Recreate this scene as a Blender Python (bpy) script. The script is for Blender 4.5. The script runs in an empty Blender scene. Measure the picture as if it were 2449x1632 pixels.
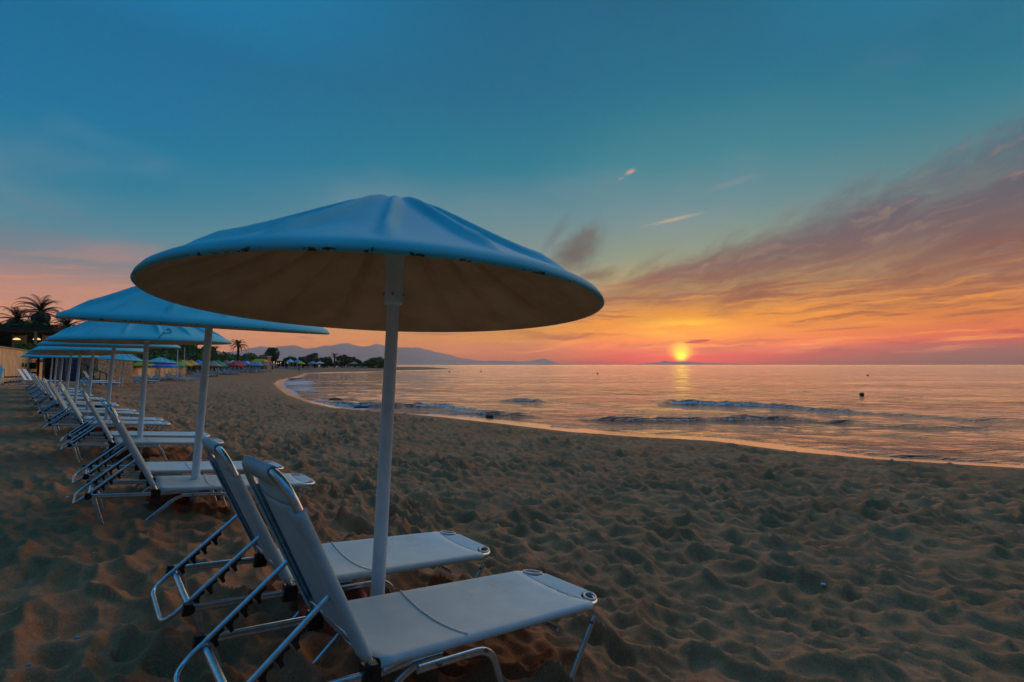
import bpy, math, random
import numpy as np
from mathutils import Vector, Matrix
R = math.radians
sc = bpy.context.scene
col = sc.collection
random.seed(7)
rng = np.random.default_rng(11)

# ---------------------------------------------------------------- camera
CAMZ = 2.7                                    # height of the lens above the sea (z = 0)
PITCH = math.atan((872.5 - 816) / 1162)
cd = bpy.data.cameras.new('camera')
cam = bpy.data.objects.new('camera', cd)
col.objects.link(cam)
cam.location = (0, 0, CAMZ)
cam.rotation_euler = (R(90) + PITCH, 0, 0)
cd.sensor_width = 36
cd.lens = 1162 / 2449 * 36
cd.clip_start = 0.05
cd.clip_end = 60000
sc.camera = cam

sc.view_settings.view_transform = 'Standard'
sc.view_settings.look = 'None'
sc.view_settings.exposure = 0
sc.view_settings.gamma = 1
sc.cycles.use_denoising = True
sc.cycles.max_bounces = 6
sc.cycles.volume_bounces = 1
sc.cycles.transparent_max_bounces = 8
sc.cycles.sample_clamp_indirect = 4
sc.render.film_transparent = False


def lin(c):
    return tuple(((v / 255) / 12.92 if v / 255 <= 0.04045 else ((v / 255 + 0.055) / 1.055) ** 2.4) for v in c)


# ---------------------------------------------------------------- world: dusk sky
SUN_AZ, SUN_EL = 19.2, 0.9
w = bpy.data.worlds.new('World')
sc.world = w
w.use_nodes = True
nt = w.node_tree
nt.nodes.clear()


class NB:
    """tiny helper that writes math node chains"""
    def __init__(s, nt): s.nt = nt
    def new(s, t): return s.nt.nodes.new(t)
    def link(s, a, b): s.nt.links.new(a, b)
    def put(s, sock, v):
        if isinstance(v, (int, float)): sock.default_value = v
        elif isinstance(v, (tuple, list)): sock.default_value = v
        else: s.link(v, sock)
    def m(s, op, a, b=0.0, c=0.0):
        n = s.new('ShaderNodeMath'); n.operation = op
        s.put(n.inputs[0], a); s.put(n.inputs[1], b)
        if op in ('MULTIPLY_ADD', 'WRAP', 'COMPARE'): s.put(n.inputs[2], c)
        return n.outputs[0]
    def add(s, a, b): return s.m('ADD', a, b)
    def sub(s, a, b): return s.m('SUBTRACT', a, b)
    def mul(s, a, b): return s.m('MULTIPLY', a, b)
    def sm(s, v, lo, hi, a=0.0, b=1.0):
        n = s.new('ShaderNodeMapRange'); n.interpolation_type = 'SMOOTHSTEP'
        s.put(n.inputs[0], v); n.inputs[1].default_value = lo; n.inputs[2].default_value = hi
        n.inputs[3].default_value = a; n.inputs[4].default_value = b
        return n.outputs[0]
    def mapr(s, v, lo, hi, a=0.0, b=1.0):
        n = s.new('ShaderNodeMapRange')
        s.put(n.inputs[0], v); n.inputs[1].default_value = lo; n.inputs[2].default_value = hi
        n.inputs[3].default_value = a; n.inputs[4].default_value = b
        return n.outputs[0]
    def mix(s, f, a, b, mode='MIX'):
        n = s.new('ShaderNodeMix'); n.data_type = 'RGBA'; n.blend_type = mode
        s.put(n.inputs[0], f)
        s.put(n.inputs[6], a if not isinstance(a, tuple) or len(a) == 4 else (*a, 1))
        s.put(n.inputs[7], b if not isinstance(b, tuple) or len(b) == 4 else (*b, 1))
        return n.outputs[2]
    def ramp(s, v, stops):
        n = s.new('ShaderNodeValToRGB'); cr = n.color_ramp
        while len(cr.elements) < len(stops): cr.elements.new(0.5)
        for e, (p, c) in zip(cr.elements, stops):
            e.position = p; e.color = (*c, 1) if len(c) == 3 else c
        s.put(n.inputs[0], v)
        return n.outputs[0]
    def xyz(s, x, y, z=0.0):
        n = s.new('ShaderNodeCombineXYZ'); s.put(n.inputs[0], x); s.put(n.inputs[1], y); s.put(n.inputs[2], z)
        return n.outputs[0]
    def noise(s, vec, scale=1.0, detail=4.0, rough=0.55, dist=0.0, out=0):
        n = s.new('ShaderNodeTexNoise')
        if vec is not None: s.link(vec, n.inputs['Vector'])
        n.inputs['Scale'].default_value = scale; n.inputs['Detail'].default_value = detail
        n.inputs['Roughness'].default_value = rough; n.inputs['Distortion'].default_value = dist
        return n.outputs[out]


B = NB(nt)
tc = B.new('ShaderNodeTexCoord')
sp = B.new('ShaderNodeSeparateXYZ'); B.link(tc.outputs['Generated'], sp.inputs[0])
DEG = 180 / math.pi
az = B.mul(B.m('ARCTAN2', sp.outputs[0], sp.outputs[1]), DEG)
el = B.mul(B.m('ARCSINE', sp.outputs[2]), DEG)
elr = B.mul(el, 1 / 90)


def skyramp(stops):
    return B.ramp(elr, [(max(0, min(1, e / 90)), lin(c)) for e, c in stops])


left = skyramp([(0, (188, 126, 110)), (3.3, (198, 140, 118)), (6.5, (186, 136, 124)), (9, (128, 128, 136)), (12.3, (84, 132, 150)), (16, (46, 122, 150)), (22.5, (0, 112, 154)), (29, (0, 106, 148)), (50, (36, 154, 218)), (90, (66, 164, 214))])
mid = skyramp([(0, (160, 104, 92)), (1.5, (184, 118, 88)), (4.5, (206, 144, 92)), (7, (186, 146, 112)), (9.6, (158, 146, 128)), (12, (128, 142, 138)), (17, (98, 136, 146)), (22, (44, 122, 144)), (30, (0, 104, 138)), (38, (0, 98, 134)), (56, (56, 168, 226)), (90, (66, 164, 214))])
sun = skyramp([(0, (146, 78, 80)), (1, (204, 88, 62)), (2, (232, 118, 60)), (3.5, (238, 146, 66)), (5.2, (222, 146, 76)), (7.2, (186, 132, 88)), (9.2, (178, 158, 112)), (12, (140, 150, 130)), (17, (100, 138, 146)), (22, (62, 130, 144)), (30, (22, 108, 138)), (38, (0, 98, 130)), (56, (56, 168, 226)), (90, (66, 164, 214))])
right = skyramp([(0, (112, 84, 94)), (1.2, (134, 88, 92)), (2.6, (212, 108, 78)), (5, (206, 128, 82)), (8, (176, 126, 92)), (11, (148, 128, 110)), (14, (124, 130, 122)), (18, (84, 130, 138)), (22, (52, 122, 142)), (28, (8, 106, 136)), (56, (56, 168, 226)), (90, (66, 164, 214))])
back = skyramp([(0, (60, 54, 66)), (20, (56, 66, 90)), (40, (46, 94, 132)), (60, (52, 124, 172)), (90, (66, 164, 214))])
c = B.mix(B.sm(az, -46, 2), left, mid)
c = B.mix(B.sm(az, 0, 17), c, sun)
c = B.mix(B.sm(az, 24, 46), c, right)
c = B.mix(B.sm(B.m('ABSOLUTE', az), 62, 110), c, back)

# cloud fields, all laid out in azimuth / elevation degrees
a14 = R(15)
u = B.add(B.mul(az, math.cos(a14)), B.mul(el, math.sin(a14)))
v = B.sub(B.mul(el, math.cos(a14)), B.mul(az, math.sin(a14)))
warp = B.noise(B.xyz(B.mul(az, 0.16), B.mul(el, 0.22), 3.1), 1, 4, 0.55)
warp2 = B.noise(B.xyz(B.mul(az, 0.16), B.mul(el, 0.22), 9.7), 1, 4, 0.55)
wv = B.add(v, B.mul(B.sub(warp, 0.5), 3.2))
wu = B.add(u, B.mul(B.sub(warp2, 0.5), 7.0))
streak = B.noise(B.xyz(B.mul(wu, 0.06), B.mul(wv, 0.42), 0.0), 1, 6, 0.54)
fine = B.noise(B.xyz(B.mul(wu, 0.22), B.mul(wv, 0.9), 5.0), 1, 6, 0.6)
# feathered fringe, steeper streaks
a50 = R(48)
fu = B.add(B.mul(az, math.cos(a50)), B.mul(el, math.sin(a50)))
fv = B.sub(B.mul(el, math.cos(a50)), B.mul(az, math.sin(a50)))
feather = B.noise(B.xyz(B.mul(fu, 0.12), B.mul(B.add(fv, B.mul(B.sub(warp, 0.5), 5.0)), 0.5), 2.0), 1, 6, 0.6)
# main bank
ec = B.m('MULTIPLY_ADD', B.sub(az, 10.0), 0.150, 7.9)
hw = B.m('MAXIMUM', B.m('MULTIPLY_ADD', B.sub(az, 11.0), 0.135, 1.5), 1.1)
rel = B.m('DIVIDE', B.sub(el, ec), hw)
fr = B.sm(rel, 0.2, 1.3, 0, 1)
nn = B.add(B.mul(streak, B.sub(1.0, fr)), B.mul(feather, fr))
fine2 = B.noise(B.xyz(B.mul(wu, 0.5), B.mul(wv, 1.7), 8.0), 1, 6, 0.65)
nn = B.add(B.add(B.mul(nn, 0.62), B.mul(fine, 0.26)), B.mul(fine2, 0.12))
prof = B.sub(1.0, B.m('POWER', B.m('ABSOLUTE', rel), 1.6))
prof = B.m('MAXIMUM', prof, -1.6)
mask = B.sm(B.add(B.mul(prof, 0.20), nn), 0.42, 0.72)
mask = B.mul(mask, B.sm(az, 7, 17))
mask = B.mul(mask, B.sm(az, 95, 70))
core = B.sm(nn, 0.42, 0.6)
bankc = B.mix(B.sm(el, 7, 17), lin((128, 88, 84)), lin((86, 92, 110)))
bankc = B.mix(B.mul(B.sm(fine, 0.5, 0.72), 0.45), bankc, lin((172, 140, 118)))
c = B.mix(B.mul(mask, 0.90), c, bankc)
# low horizontal streaks
ls = B.noise(B.xyz(B.mul(az, 0.07), B.mul(B.add(B.sub(el, B.mul(az, 0.035)), B.mul(B.sub(warp, 0.5), 2.2)), 0.95), 7.0), 1, 6, 0.6)
ls2 = B.noise(B.xyz(B.mul(az, 0.11), B.mul(B.add(B.sub(el, B.mul(az, 0.06)), B.mul(B.sub(warp2, 0.5), 1.6)), 1.7), 17.0), 1, 6, 0.62)
lowband = B.mul(B.sm(el, 0.4, 1.8), B.sm(el, 12, 7))
sidew = B.mul(B.sm(az, -6, 10), B.sm(az, 90, 60))
c = B.mix(B.mul(B.mul(B.mul(B.sm(ls, 0.48, 0.62), lowband), sidew), 0.66), c, lin((140, 84, 80)))
c = B.mix(B.mul(B.mul(B.mul(B.sm(ls2, 0.50, 0.68), B.mul(lowband, B.sm(el, 9.5, 4.5, 0.25, 1.0))), sidew), 0.72), c, lin((248, 156, 74)))
c = B.mix(B.mul(B.mul(B.mul(B.sm(ls2, 0.5, 0.64), lowband), B.sub(1.0, sidew)), 0.22), c, lin((236, 152, 100)))
# soft variation high up
hv = B.noise(B.xyz(B.mul(az, 0.045), B.mul(el, 0.09), 4.0), 1, 4, 0.5)
c = B.mix(B.mul(B.mul(B.sm(hv, 0.5, 0.75), B.sm(el, 40, 12)), 0.22), c, lin((150, 150, 160)))


def blob(a0, e0, ra, re, tilt, colr, amt, k=0.9, soft=1.0):
    global c
    t = R(tilt)
    da = B.sub(az, a0); de = B.sub(el, e0)
    x = B.mul(B.add(B.mul(da, math.cos(t)), B.mul(de, math.sin(t))), 1 / ra)
    y = B.mul(B.sub(B.mul(de, math.cos(t)), B.mul(da, math.sin(t))), 1 / re)
    r2 = B.m('SQRT', B.add(B.mul(x, x), B.mul(y, y)))
    n = B.noise(B.xyz(B.mul(x, 1.1), B.mul(y, 0.9), a0 * 1.37), 1, 5, 0.62)
    d = B.add(r2, B.mul(B.sub(n, 0.5), -2.0 * k))
    c = B.mix(B.mul(B.sm(d, 1.0, 1.0 - soft), amt), c, lin(colr))


blob(7.9, 13.0, 4.6, 3.0, 35, (100, 96, 96), 0.92)
blob(5.5, 15.5, 4.0, 1.0, 50, (104, 112, 118), 0.6)
blob(10.4, 10.3, 3.4, 1.1, 8, (116, 98, 90), 0.85)
blob(16, 11.6, 4.0, .8, 30, (128, 122, 108), 0.6)
blob(13.9, 21.4, 0.9, 0.35, 15, (208, 158, 138), 0.85, 0.6)
blob(12.9, 20.8, 0.5, 0.2, 10, (176, 146, 140), 0.6, 0.6)
blob(18.8, 16.0, 4.2, 0.28, 8, (190, 170, 140), 0.75, 0.4)
blob(24.5, 19.0, 3.6, 0.5, 10, (136, 142, 150), 0.5, 0.6)
blob(-40, 10.2, 6, 1.6, 4, (168, 132, 130), 0.55, 0.6)
blob(-43, 13.0, 8, 0.7, -12, (96, 128, 146), 0.45, 0.7)
blob(-32, 7.2, 9, 1.2, 2, (204, 140, 124), 0.5, 0.7)
blob(-8.5, 3.55, 6.5, 0.16, 0, (140, 108, 112), 0.7, 0.25)
blob(-22.8, 2.9, 1.6, 0.22, -6, (168, 116, 112), 0.6, 0.4)
blob(1.0, 1.75, 3.4, 0.2, 0, (160, 96, 88), 0.55, 0.4)
blob(12.6, 2.05, 0.9, 0.12, 0, (158, 80, 66), 0.75, 0.4)
blob(9.6, 2.0, 1.3, 0.13, 0, (160, 86, 72), 0.7, 0.4)
blob(34.5, 3.5, 6.0, 0.2, 2, (168, 92, 88), 0.6, 0.4)
blob(44, 4.4, 3.5, 0.22, 2, (140, 82, 92), 0.6, 0.4)
# glow of the setting sun
dz = B.sub(az, SUN_AZ)


def gauss(x, sx, y, sy):
    return B.m('EXPONENT', B.mul(B.add(B.m('POWER', B.mul(x, 1 / sx), 2.0), B.m('POWER', B.mul(y, 1 / sy), 2.0)), -1.0))


g1 = gauss(dz, 8.5, B.sub(el, 3.0), 2.3)
c = B.mix(B.mul(g1, B.add(0.35, B.mul(B.sm(ls2, 0.4, 0.62), 0.5))), c, lin((255, 146, 20)))
g2 = gauss(dz, 4.6, B.sub(el, 4.1), 1.0)
c = B.mix(B.mul(g2, B.add(0.2, B.mul(B.sm(ls, 0.35, 0.6), 0.75))), c, lin((255, 206, 10)))
g3 = gauss(dz, 0.95, B.sub(el, 1.5), 0.85)
c = B.mix(B.m('MINIMUM', B.mul(g3, 1.25), 1.0), c, (1.3, 0.66, 0.0))
g5 = gauss(dz, 6.0, B.sub(el, 0.5), 0.5)
c = B.mix(B.mul(g5, 0.7), c, lin((240, 62, 36)))
g4 = gauss(dz, 0.55, B.sub(el, 0.95), 0.42)
c = B.mix(B.m('MINIMUM', B.mul(g4, 1.3), 1.0), c, (1.8, 1.1, 0.03))
blob(20.9, 2.55, 1.5, 0.22, 6, (170, 66, 50), 0.75, 0.5, 0.35)
# the world sends more through the air box than reaches the eye (see haze): undo that loss near the horizon
HAZE_D, HAZE_TOP, HAZE_R = 9.0e-5, 418.0, 11700.0
HS = (0.20, 0.17, 0.21)
sel = B.m('MAXIMUM', B.m('SINE', B.mul(B.m('MAXIMUM', el, 0.05), math.pi / 180)), 0.001)
plen = B.m('MINIMUM', B.m('DIVIDE', HAZE_TOP, sel), HAZE_R)
tinv = B.m('EXPONENT', B.mul(plen, HAZE_D))
vs = B.new('ShaderNodeVectorMath'); vs.operation = 'SUBTRACT'; B.link(c, vs.inputs[0]); vs.inputs[1].default_value = HS
vm = B.new('ShaderNodeVectorMath'); vm.operation = 'SCALE'; B.link(vs.outputs[0], vm.inputs[0]); B.link(tinv, vm.inputs[3])
va = B.new('ShaderNodeVectorMath'); va.operation = 'ADD'; B.link(vm.outputs[0], va.inputs[0]); va.inputs[1].default_value = HS
vx = B.new('ShaderNodeVectorMath'); vx.operation = 'MAXIMUM'; B.link(va.outputs[0], vx.inputs[0]); vx.inputs[1].default_value = (0.0, 0.0, 0.0)
c = vx.outputs[0]
# a very weak physical sky underneath, sun in the same direction
nish = B.new('ShaderNodeTexSky')
nish.sky_type = 'NISHITA'; nish.sun_disc = False
nish.sun_elevation = R(SUN_EL + 1.2); nish.sun_rotation = R(SUN_AZ)
bg1 = B.new('ShaderNodeBackground'); B.link(c, bg1.inputs[0]); bg1.inputs[1].default_value = 1.0
bg2 = B.new('ShaderNodeBackground'); B.link(nish.outputs[0], bg2.inputs[0]); bg2.inputs[1].default_value = 0.002
ad = B.new('ShaderNodeAddShader'); B.link(bg1.outputs[0], ad.inputs[0]); B.link(bg2.outputs[0], ad.inputs[1])
wo = B.new('ShaderNodeOutputWorld'); B.link(ad.outputs[0], wo.inputs[0])
w.cycles.sampling_method = 'MANUAL'
w.cycles.sample_map_resolution = 1024

sd = bpy.data.lights.new('sun', 'SUN')  # wide soft fill standing in for afterglow, added above the visible sun
so = bpy.data.objects.new('sun', sd)  # added afterglow fill lamp, not the visible sun
col.objects.link(so)
sd.energy = 1.4
sd.angle = R(82)
sd.color = (1.0, 0.54, 0.25)
se, sa = R(SUN_EL + 15.0), R(SUN_AZ)
sdir = Vector((math.sin(sa) * math.cos(se), math.cos(sa) * math.cos(se), math.sin(se)))
so.rotation_euler = sdir.to_track_quat('Z', 'Y').to_euler()
so.location = (40, 60, 30)


# ---------------------------------------------------------------- helpers
def at(px, py, z):
    """a photo pixel carried to the horizontal plane of height z (metres above the sea)"""
    xc = (px - 1224.5) / 1162; zc = (816 - py) / 1162
    cp, sn = math.cos(PITCH), math.sin(PITCH)
    y = cp - zc * sn; zz = sn + zc * cp
    k = (z - CAMZ) / zz
    return (xc * k, y * k)


def atd(px, py, Y):
    """a photo pixel carried to distance Y; returns x, z"""
    xc = (px - 1224.5) / 1162; zc = (816 - py) / 1162
    cp, sn = math.cos(PITCH), math.sin(PITCH)
    y = cp - zc * sn; zz = sn + zc * cp
    k = Y / y
    return (xc * k, CAMZ + zz * k)


def tag(o, label=None, cat=None, group=None, kind=None):
    if label: o['label'] = label
    if cat: o['category'] = cat
    if group: o['group'] = group
    if kind: o['kind'] = kind
    return o


def empty(name, loc=(0, 0, 0), rz=0):
    o = bpy.data.objects.new(name, None)
    col.objects.link(o)
    o.location = loc; o.rotation_euler = (0, 0, rz)
    o.empty_display_size = 0.2
    return o


def copy_tree(o, parent=None):
    cc = o.copy(); col.objects.link(cc); cc.parent = parent
    for ch in KIDS.get(o.name, []):
        k = copy_tree(ch, cc)
        KIDS.setdefault(cc.name, []).append(k)
    return cc


KIDS = {}


class MB:
    def __init__(s): s.v = []; s.f = []; s.sm = []; s.mi = []
    def poly(s, pts, faces, smooth=False, mi=0):
        n = len(s.v)
        s.v += [tuple(p) for p in pts]
        s.f += [tuple(i + n for i in f) for f in faces]
        s.sm += [smooth] * len(faces); s.mi += [mi] * len(faces)
    def box(s, c, d, rz=0.0, mi=0, M=None):
        pts = []
        for z in (-1, 1):
            for x, y in ((-1, -1), (1, -1), (1, 1), (-1, 1)):
                a, b = x * d[0] / 2, y * d[1] / 2
                if M is not None:
                    p = M @ Vector((a, b, z * d[2] / 2)); pts.append((p.x + c[0], p.y + c[1], p.z + c[2]))
                else:
                    pts.append((c[0] + a * math.cos(rz) - b * math.sin(rz), c[1] + a * math.sin(rz) + b * math.cos(rz), c[2] + z * d[2] / 2))
        s.poly(pts, [(3, 2, 1, 0), (4, 5, 6, 7), (0, 1, 5, 4), (1, 2, 6, 5), (2, 3, 7, 6), (3, 0, 4, 7)], False, mi)
    def tube(s, path, r, n=8, caps=True, mi=0, prof=None, up=None):
        """round tube (or any closed 2-D profile) along a polyline"""
        P = [Vector(p) for p in path]
        m = len(P)
        rs = r if isinstance(r, (list, tuple)) else [r] * m
        T = [(P[min(i + 1, m - 1)] - P[max(i - 1, 0)]).normalized() for i in range(m)]
        if up is None:
            up = Vector((0, 0, 1)) if abs(T[0].z) < 0.9 else Vector((0, 1, 0))
        up = Vector(up)
        a = T[0].cross(up).normalized()
        pts = []; k = n if prof is None else len(prof)
        for i in range(m):
            if i:
                q = T[i - 1].rotation_difference(T[i]); a = q @ a
            a = (a - T[i] * a.dot(T[i])).normalized()
            b = a.cross(T[i]).normalized() * -1
            for j in range(k):
                if prof is None:
                    t = 2 * math.pi * j / n; x, y = math.cos(t) * rs[i], math.sin(t) * rs[i]
                else:
                    x, y = prof[j][0] * rs[i], prof[j][1] * rs[i]
                p = P[i] + a * x + b * y
                pts.append(p[:])
        f = [(i * k + j, i * k + (j + 1) % k, (i + 1) * k + (j + 1) % k, (i + 1) * k + j) for i in range(m - 1) for j in range(k)]
        s.poly(pts, f, True, mi)
        if caps:
            s.poly(pts[:k], [tuple(range(k))[::-1]], False, mi)
            s.poly(pts[-k:], [tuple(range(k))], False, mi)
    def lathe(s, prof, n=24, c=(0, 0, 0), mi=0, smooth=True):
        pts = []
        for r_, z in prof:
            for j in range(n):
                t = 2 * math.pi * j / n
                pts.append((c[0] + r_ * math.cos(t), c[1] + r_ * math.sin(t), c[2] + z))
        f = [(i * n + j, i * n + (j + 1) % n, (i + 1) * n + (j + 1) % n, (i + 1) * n + j) for i in range(len(prof) - 1) for j in range(n)]
        s.poly(pts, f, smooth, mi)
    def build(s, name, mat, parent=None):
        me = bpy.data.meshes.new(name)
        me.from_pydata(s.v, [], s.f)
        for mm in (mat if isinstance(mat, (list, tuple)) else [mat]): me.materials.append(mm)
        me.polygons.foreach_set('use_smooth', s.sm)
        me.polygons.foreach_set('material_index', s.mi)
        me.update()
        o = bpy.data.objects.new(name, me)
        col.objects.link(o)
        if parent is not None:
            o.parent = parent
            KIDS.setdefault(parent.name, []).append(o)
        return o


def arc(path, rad=0.05, n=5):
    """round the inner corners of a polyline"""
    P = [Vector(p) for p in path]
    out = [P[0]]
    for i in range(1, len(P) - 1):
        a = P[i - 1] - P[i]; b = P[i + 1] - P[i]
        d = min(rad if not isinstance(rad, (list, tuple)) else rad[i - 1], a.length * 0.48, b.length * 0.48)
        p0 = P[i] + a.normalized() * d; p1 = P[i] + b.normalized() * d
        for k in range(n + 1):
            t = k / n
            out.append(p0 * (1 - t) ** 2 + P[i] * 2 * t * (1 - t) + p1 * t * t)
    out.append(P[-1])
    return out


def grid_mesh(name, X, Y, Z, mat, keep=None, attrs=None, wrap=True):
    nr, nc = X.shape
    me = bpy.data.meshes.new(name)
    co = np.stack([X, Y, Z], -1).reshape(-1, 3)
    i = np.arange(nr - 1)[:, None]; j = np.arange(nc if wrap else nc - 1)[None, :]
    j2 = (j + 1) % nc
    q = np.stack([i * nc + j, i * nc + j2, (i + 1) * nc + j2, (i + 1) * nc + j], -1).reshape(-1, 4)
    q = q[:, ::-1]
    if keep is not None:
        kv = keep.reshape(-1)
        q = q[kv[q].any(1)]
        used = np.zeros(len(co), bool); used[q.ravel()] = True
        mp = np.cumsum(used) - 1
        co = co[used]; q = mp[q]
        if attrs: attrs = {k: a.reshape(-1)[used] for k, a in attrs.items()}
    me.vertices.add(len(co)); me.vertices.foreach_set('co', co.ravel().astype(np.float32))
    me.loops.add(q.size); me.loops.foreach_set('vertex_index', q.ravel().astype(np.int32))
    me.polygons.add(len(q)); me.polygons.foreach_set('loop_start', (np.arange(len(q)) * 4).astype(np.int32))
    me.update(calc_edges=True)
    me.polygons.foreach_set('use_smooth', np.ones(len(q), bool))
    if attrs:
        for k, a in attrs.items():
            at_ = me.attributes.new(k, 'FLOAT', 'POINT'); at_.data.foreach_set('value', a.reshape(-1).astype(np.float32))
    me.materials.append(mat)
    me.update()
    o = bpy.data.objects.new(name, me); col.objects.link(o)
    return o


# ---------------------------------------------------------------- materials
def mat(name, base=(0.5, 0.5, 0.5), rough=0.6, metal=0.0, build=None, spec=0.5):
    m = bpy.data.materials.new(name); m.use_nodes = True
    nt_ = m.node_tree; b = nt_.nodes['Principled BSDF']
    b.inputs['Base Color'].default_value = (*base, 1)
    b.inputs['Roughness'].default_value = rough
    b.inputs['Metallic'].default_value = metal
    b.inputs['Specular IOR Level'].default_value = spec
    if build: build(NB(nt_), b)
    return m


def objc(B_):
    t = B_.new('ShaderNodeTexCoord'); return t.outputs['Object']


def geo_pos(B_):
    t = B_.new('ShaderNodeNewGeometry'); return t.outputs['Position']


def bump(B_, bsdf, h, dist=0.01, strength=1.0):
    n = B_.new('ShaderNodeBump'); n.inputs['Strength'].default_value = strength; n.inputs['Distance'].default_value = dist
    B_.link(h, n.inputs['Height']); B_.link(n.outputs[0], bsdf.inputs['Normal'])


def vary(base, amt=0.25, scale=8, b2=None, dist=0.0):
    """base colour broken up by noise"""
    def f(B_, b):
        n = B_.noise(objc(B_), scale, 5, 0.6)
        d = tuple(x * (1 - amt) for x in base) if b2 is None else b2
        u_ = tuple(min(1, x * (1 + amt)) for x in base) if b2 is None else base
        B_.link(B_.mix(B_.sm(n, 0.3, 0.7), d, u_), b.inputs['Base Color'])
        if dist: bump(B_, b, n, dist)
    return f


def sand_nodes(B_, b):
    p = geo_pos(B_)
    sep = B_.new('ShaderNodeSeparateXYZ'); B_.link(p, sep.inputs[0])
    n1 = B_.noise(p, 0.9, 5, 0.6)
    n2 = B_.noise(p, 240, 2, 0.7)
    n3 = B_.noise(p, 14, 5, 0.65)
    cc = B_.mix(B_.sm(n1, 0.3, 0.7), (0.30, 0.130, 0.058), (0.42, 0.200, 0.098))
    cc = B_.mix(B_.sm(n3, 0.45, 0.75, 0, 0.5), cc, (0.22, 0.105, 0.05))
    cc = B_.mix(B_.sm(n2, 0.56, 0.70, 0, 0.7), cc, (0.60, 0.44, 0.28))
    cc = B_.mix(B_.sm(n2, 0.42, 0.30, 0, 0.7), cc, (0.09, 0.06, 0.045))
    n4 = B_.noise(p, 70, 3, 0.7)
    cc = B_.mix(B_.sm(n4, 0.52, 0.70, 0, 0.35), cc, (0.50, 0.33, 0.19))
    cc = B_.mix(B_.sm(n4, 0.44, 0.30, 0, 0.45), cc, (0.10, 0.055, 0.035))
    wet = B_.sm(sep.outputs[2], 0.17, 0.09)
    cc = B_.mix(wet, cc, (0.10, 0.065, 0.05))
    B_.link(cc, b.inputs['Base Color'])
    B_.link(B_.add(B_.mul(wet, -0.78), 0.95), b.inputs['Roughness'])
    cd_ = B_.new('ShaderNodeCameraData')
    h = B_.add(B_.mul(n2, 0.22), B_.mul(n3, 0.8))
    far = B_.noise(p, 3.2, 6, 0.62)
    h = B_.add(h, B_.mul(far, 1.0))
    h = B_.mul(h, B_.sub(1.0, wet))
    bump(B_, b, h, 0.012, 1.0)


M = {}
M['sand'] = mat('sand', rough=0.95, build=sand_nodes, spec=0.25)


def water_nodes(B_, b):
    p = geo_pos(B_)
    b.inputs['IOR'].default_value = 1.33
    at_ = B_.new('ShaderNodeAttribute'); at_.attribute_name = 'foam'
    # ripples lie roughly along the shore
    mp = B_.new('ShaderNodeMapping'); B_.link(p, mp.inputs[0])
    mp.inputs['Rotation'].default_value = (0, 0, R(12)); mp.inputs['Scale'].default_value = (0.32, 1.8, 1)
    n1 = B_.noise(mp.outputs[0], 0.7, 4, 0.6, 0.4)
    n2 = B_.noise(mp.outputs[0], 2.6, 4, 0.6, 0.3)
    n0 = B_.noise(mp.outputs[0], 0.10, 3, 0.55, 0.3)
    patch = B_.noise(mp.outputs[0], 0.06, 4, 0.6)
    h = B_.add(B_.mul(n1, 1.1), B_.mul(n2, 0.55))
    h = B_.add(B_.mul(h, B_.sm(patch, 0.35, 0.65, 0.40, 1.35)), B_.mul(n0, 1.5))
    bump(B_, b, h, 0.44, 1.0)
    fn = B_.noise(p, 5.5, 6, 0.65)
    fo = B_.sm(B_.add(at_.outputs['Fac'], B_.mul(B_.sub(fn, 0.5), 1.3)), 0.52, 0.78)
    B_.link(B_.mix(fo, (0.012, 0.035, 0.045), (0.62, 0.66, 0.70)), b.inputs['Base Color'])
    B_.link(B_.add(0.08, B_.mul(fo, 0.7)), b.inputs['Roughness'])


M['water'] = mat('sea_water', (0.012, 0.03, 0.04), 0.05, build=water_nodes)


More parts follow.
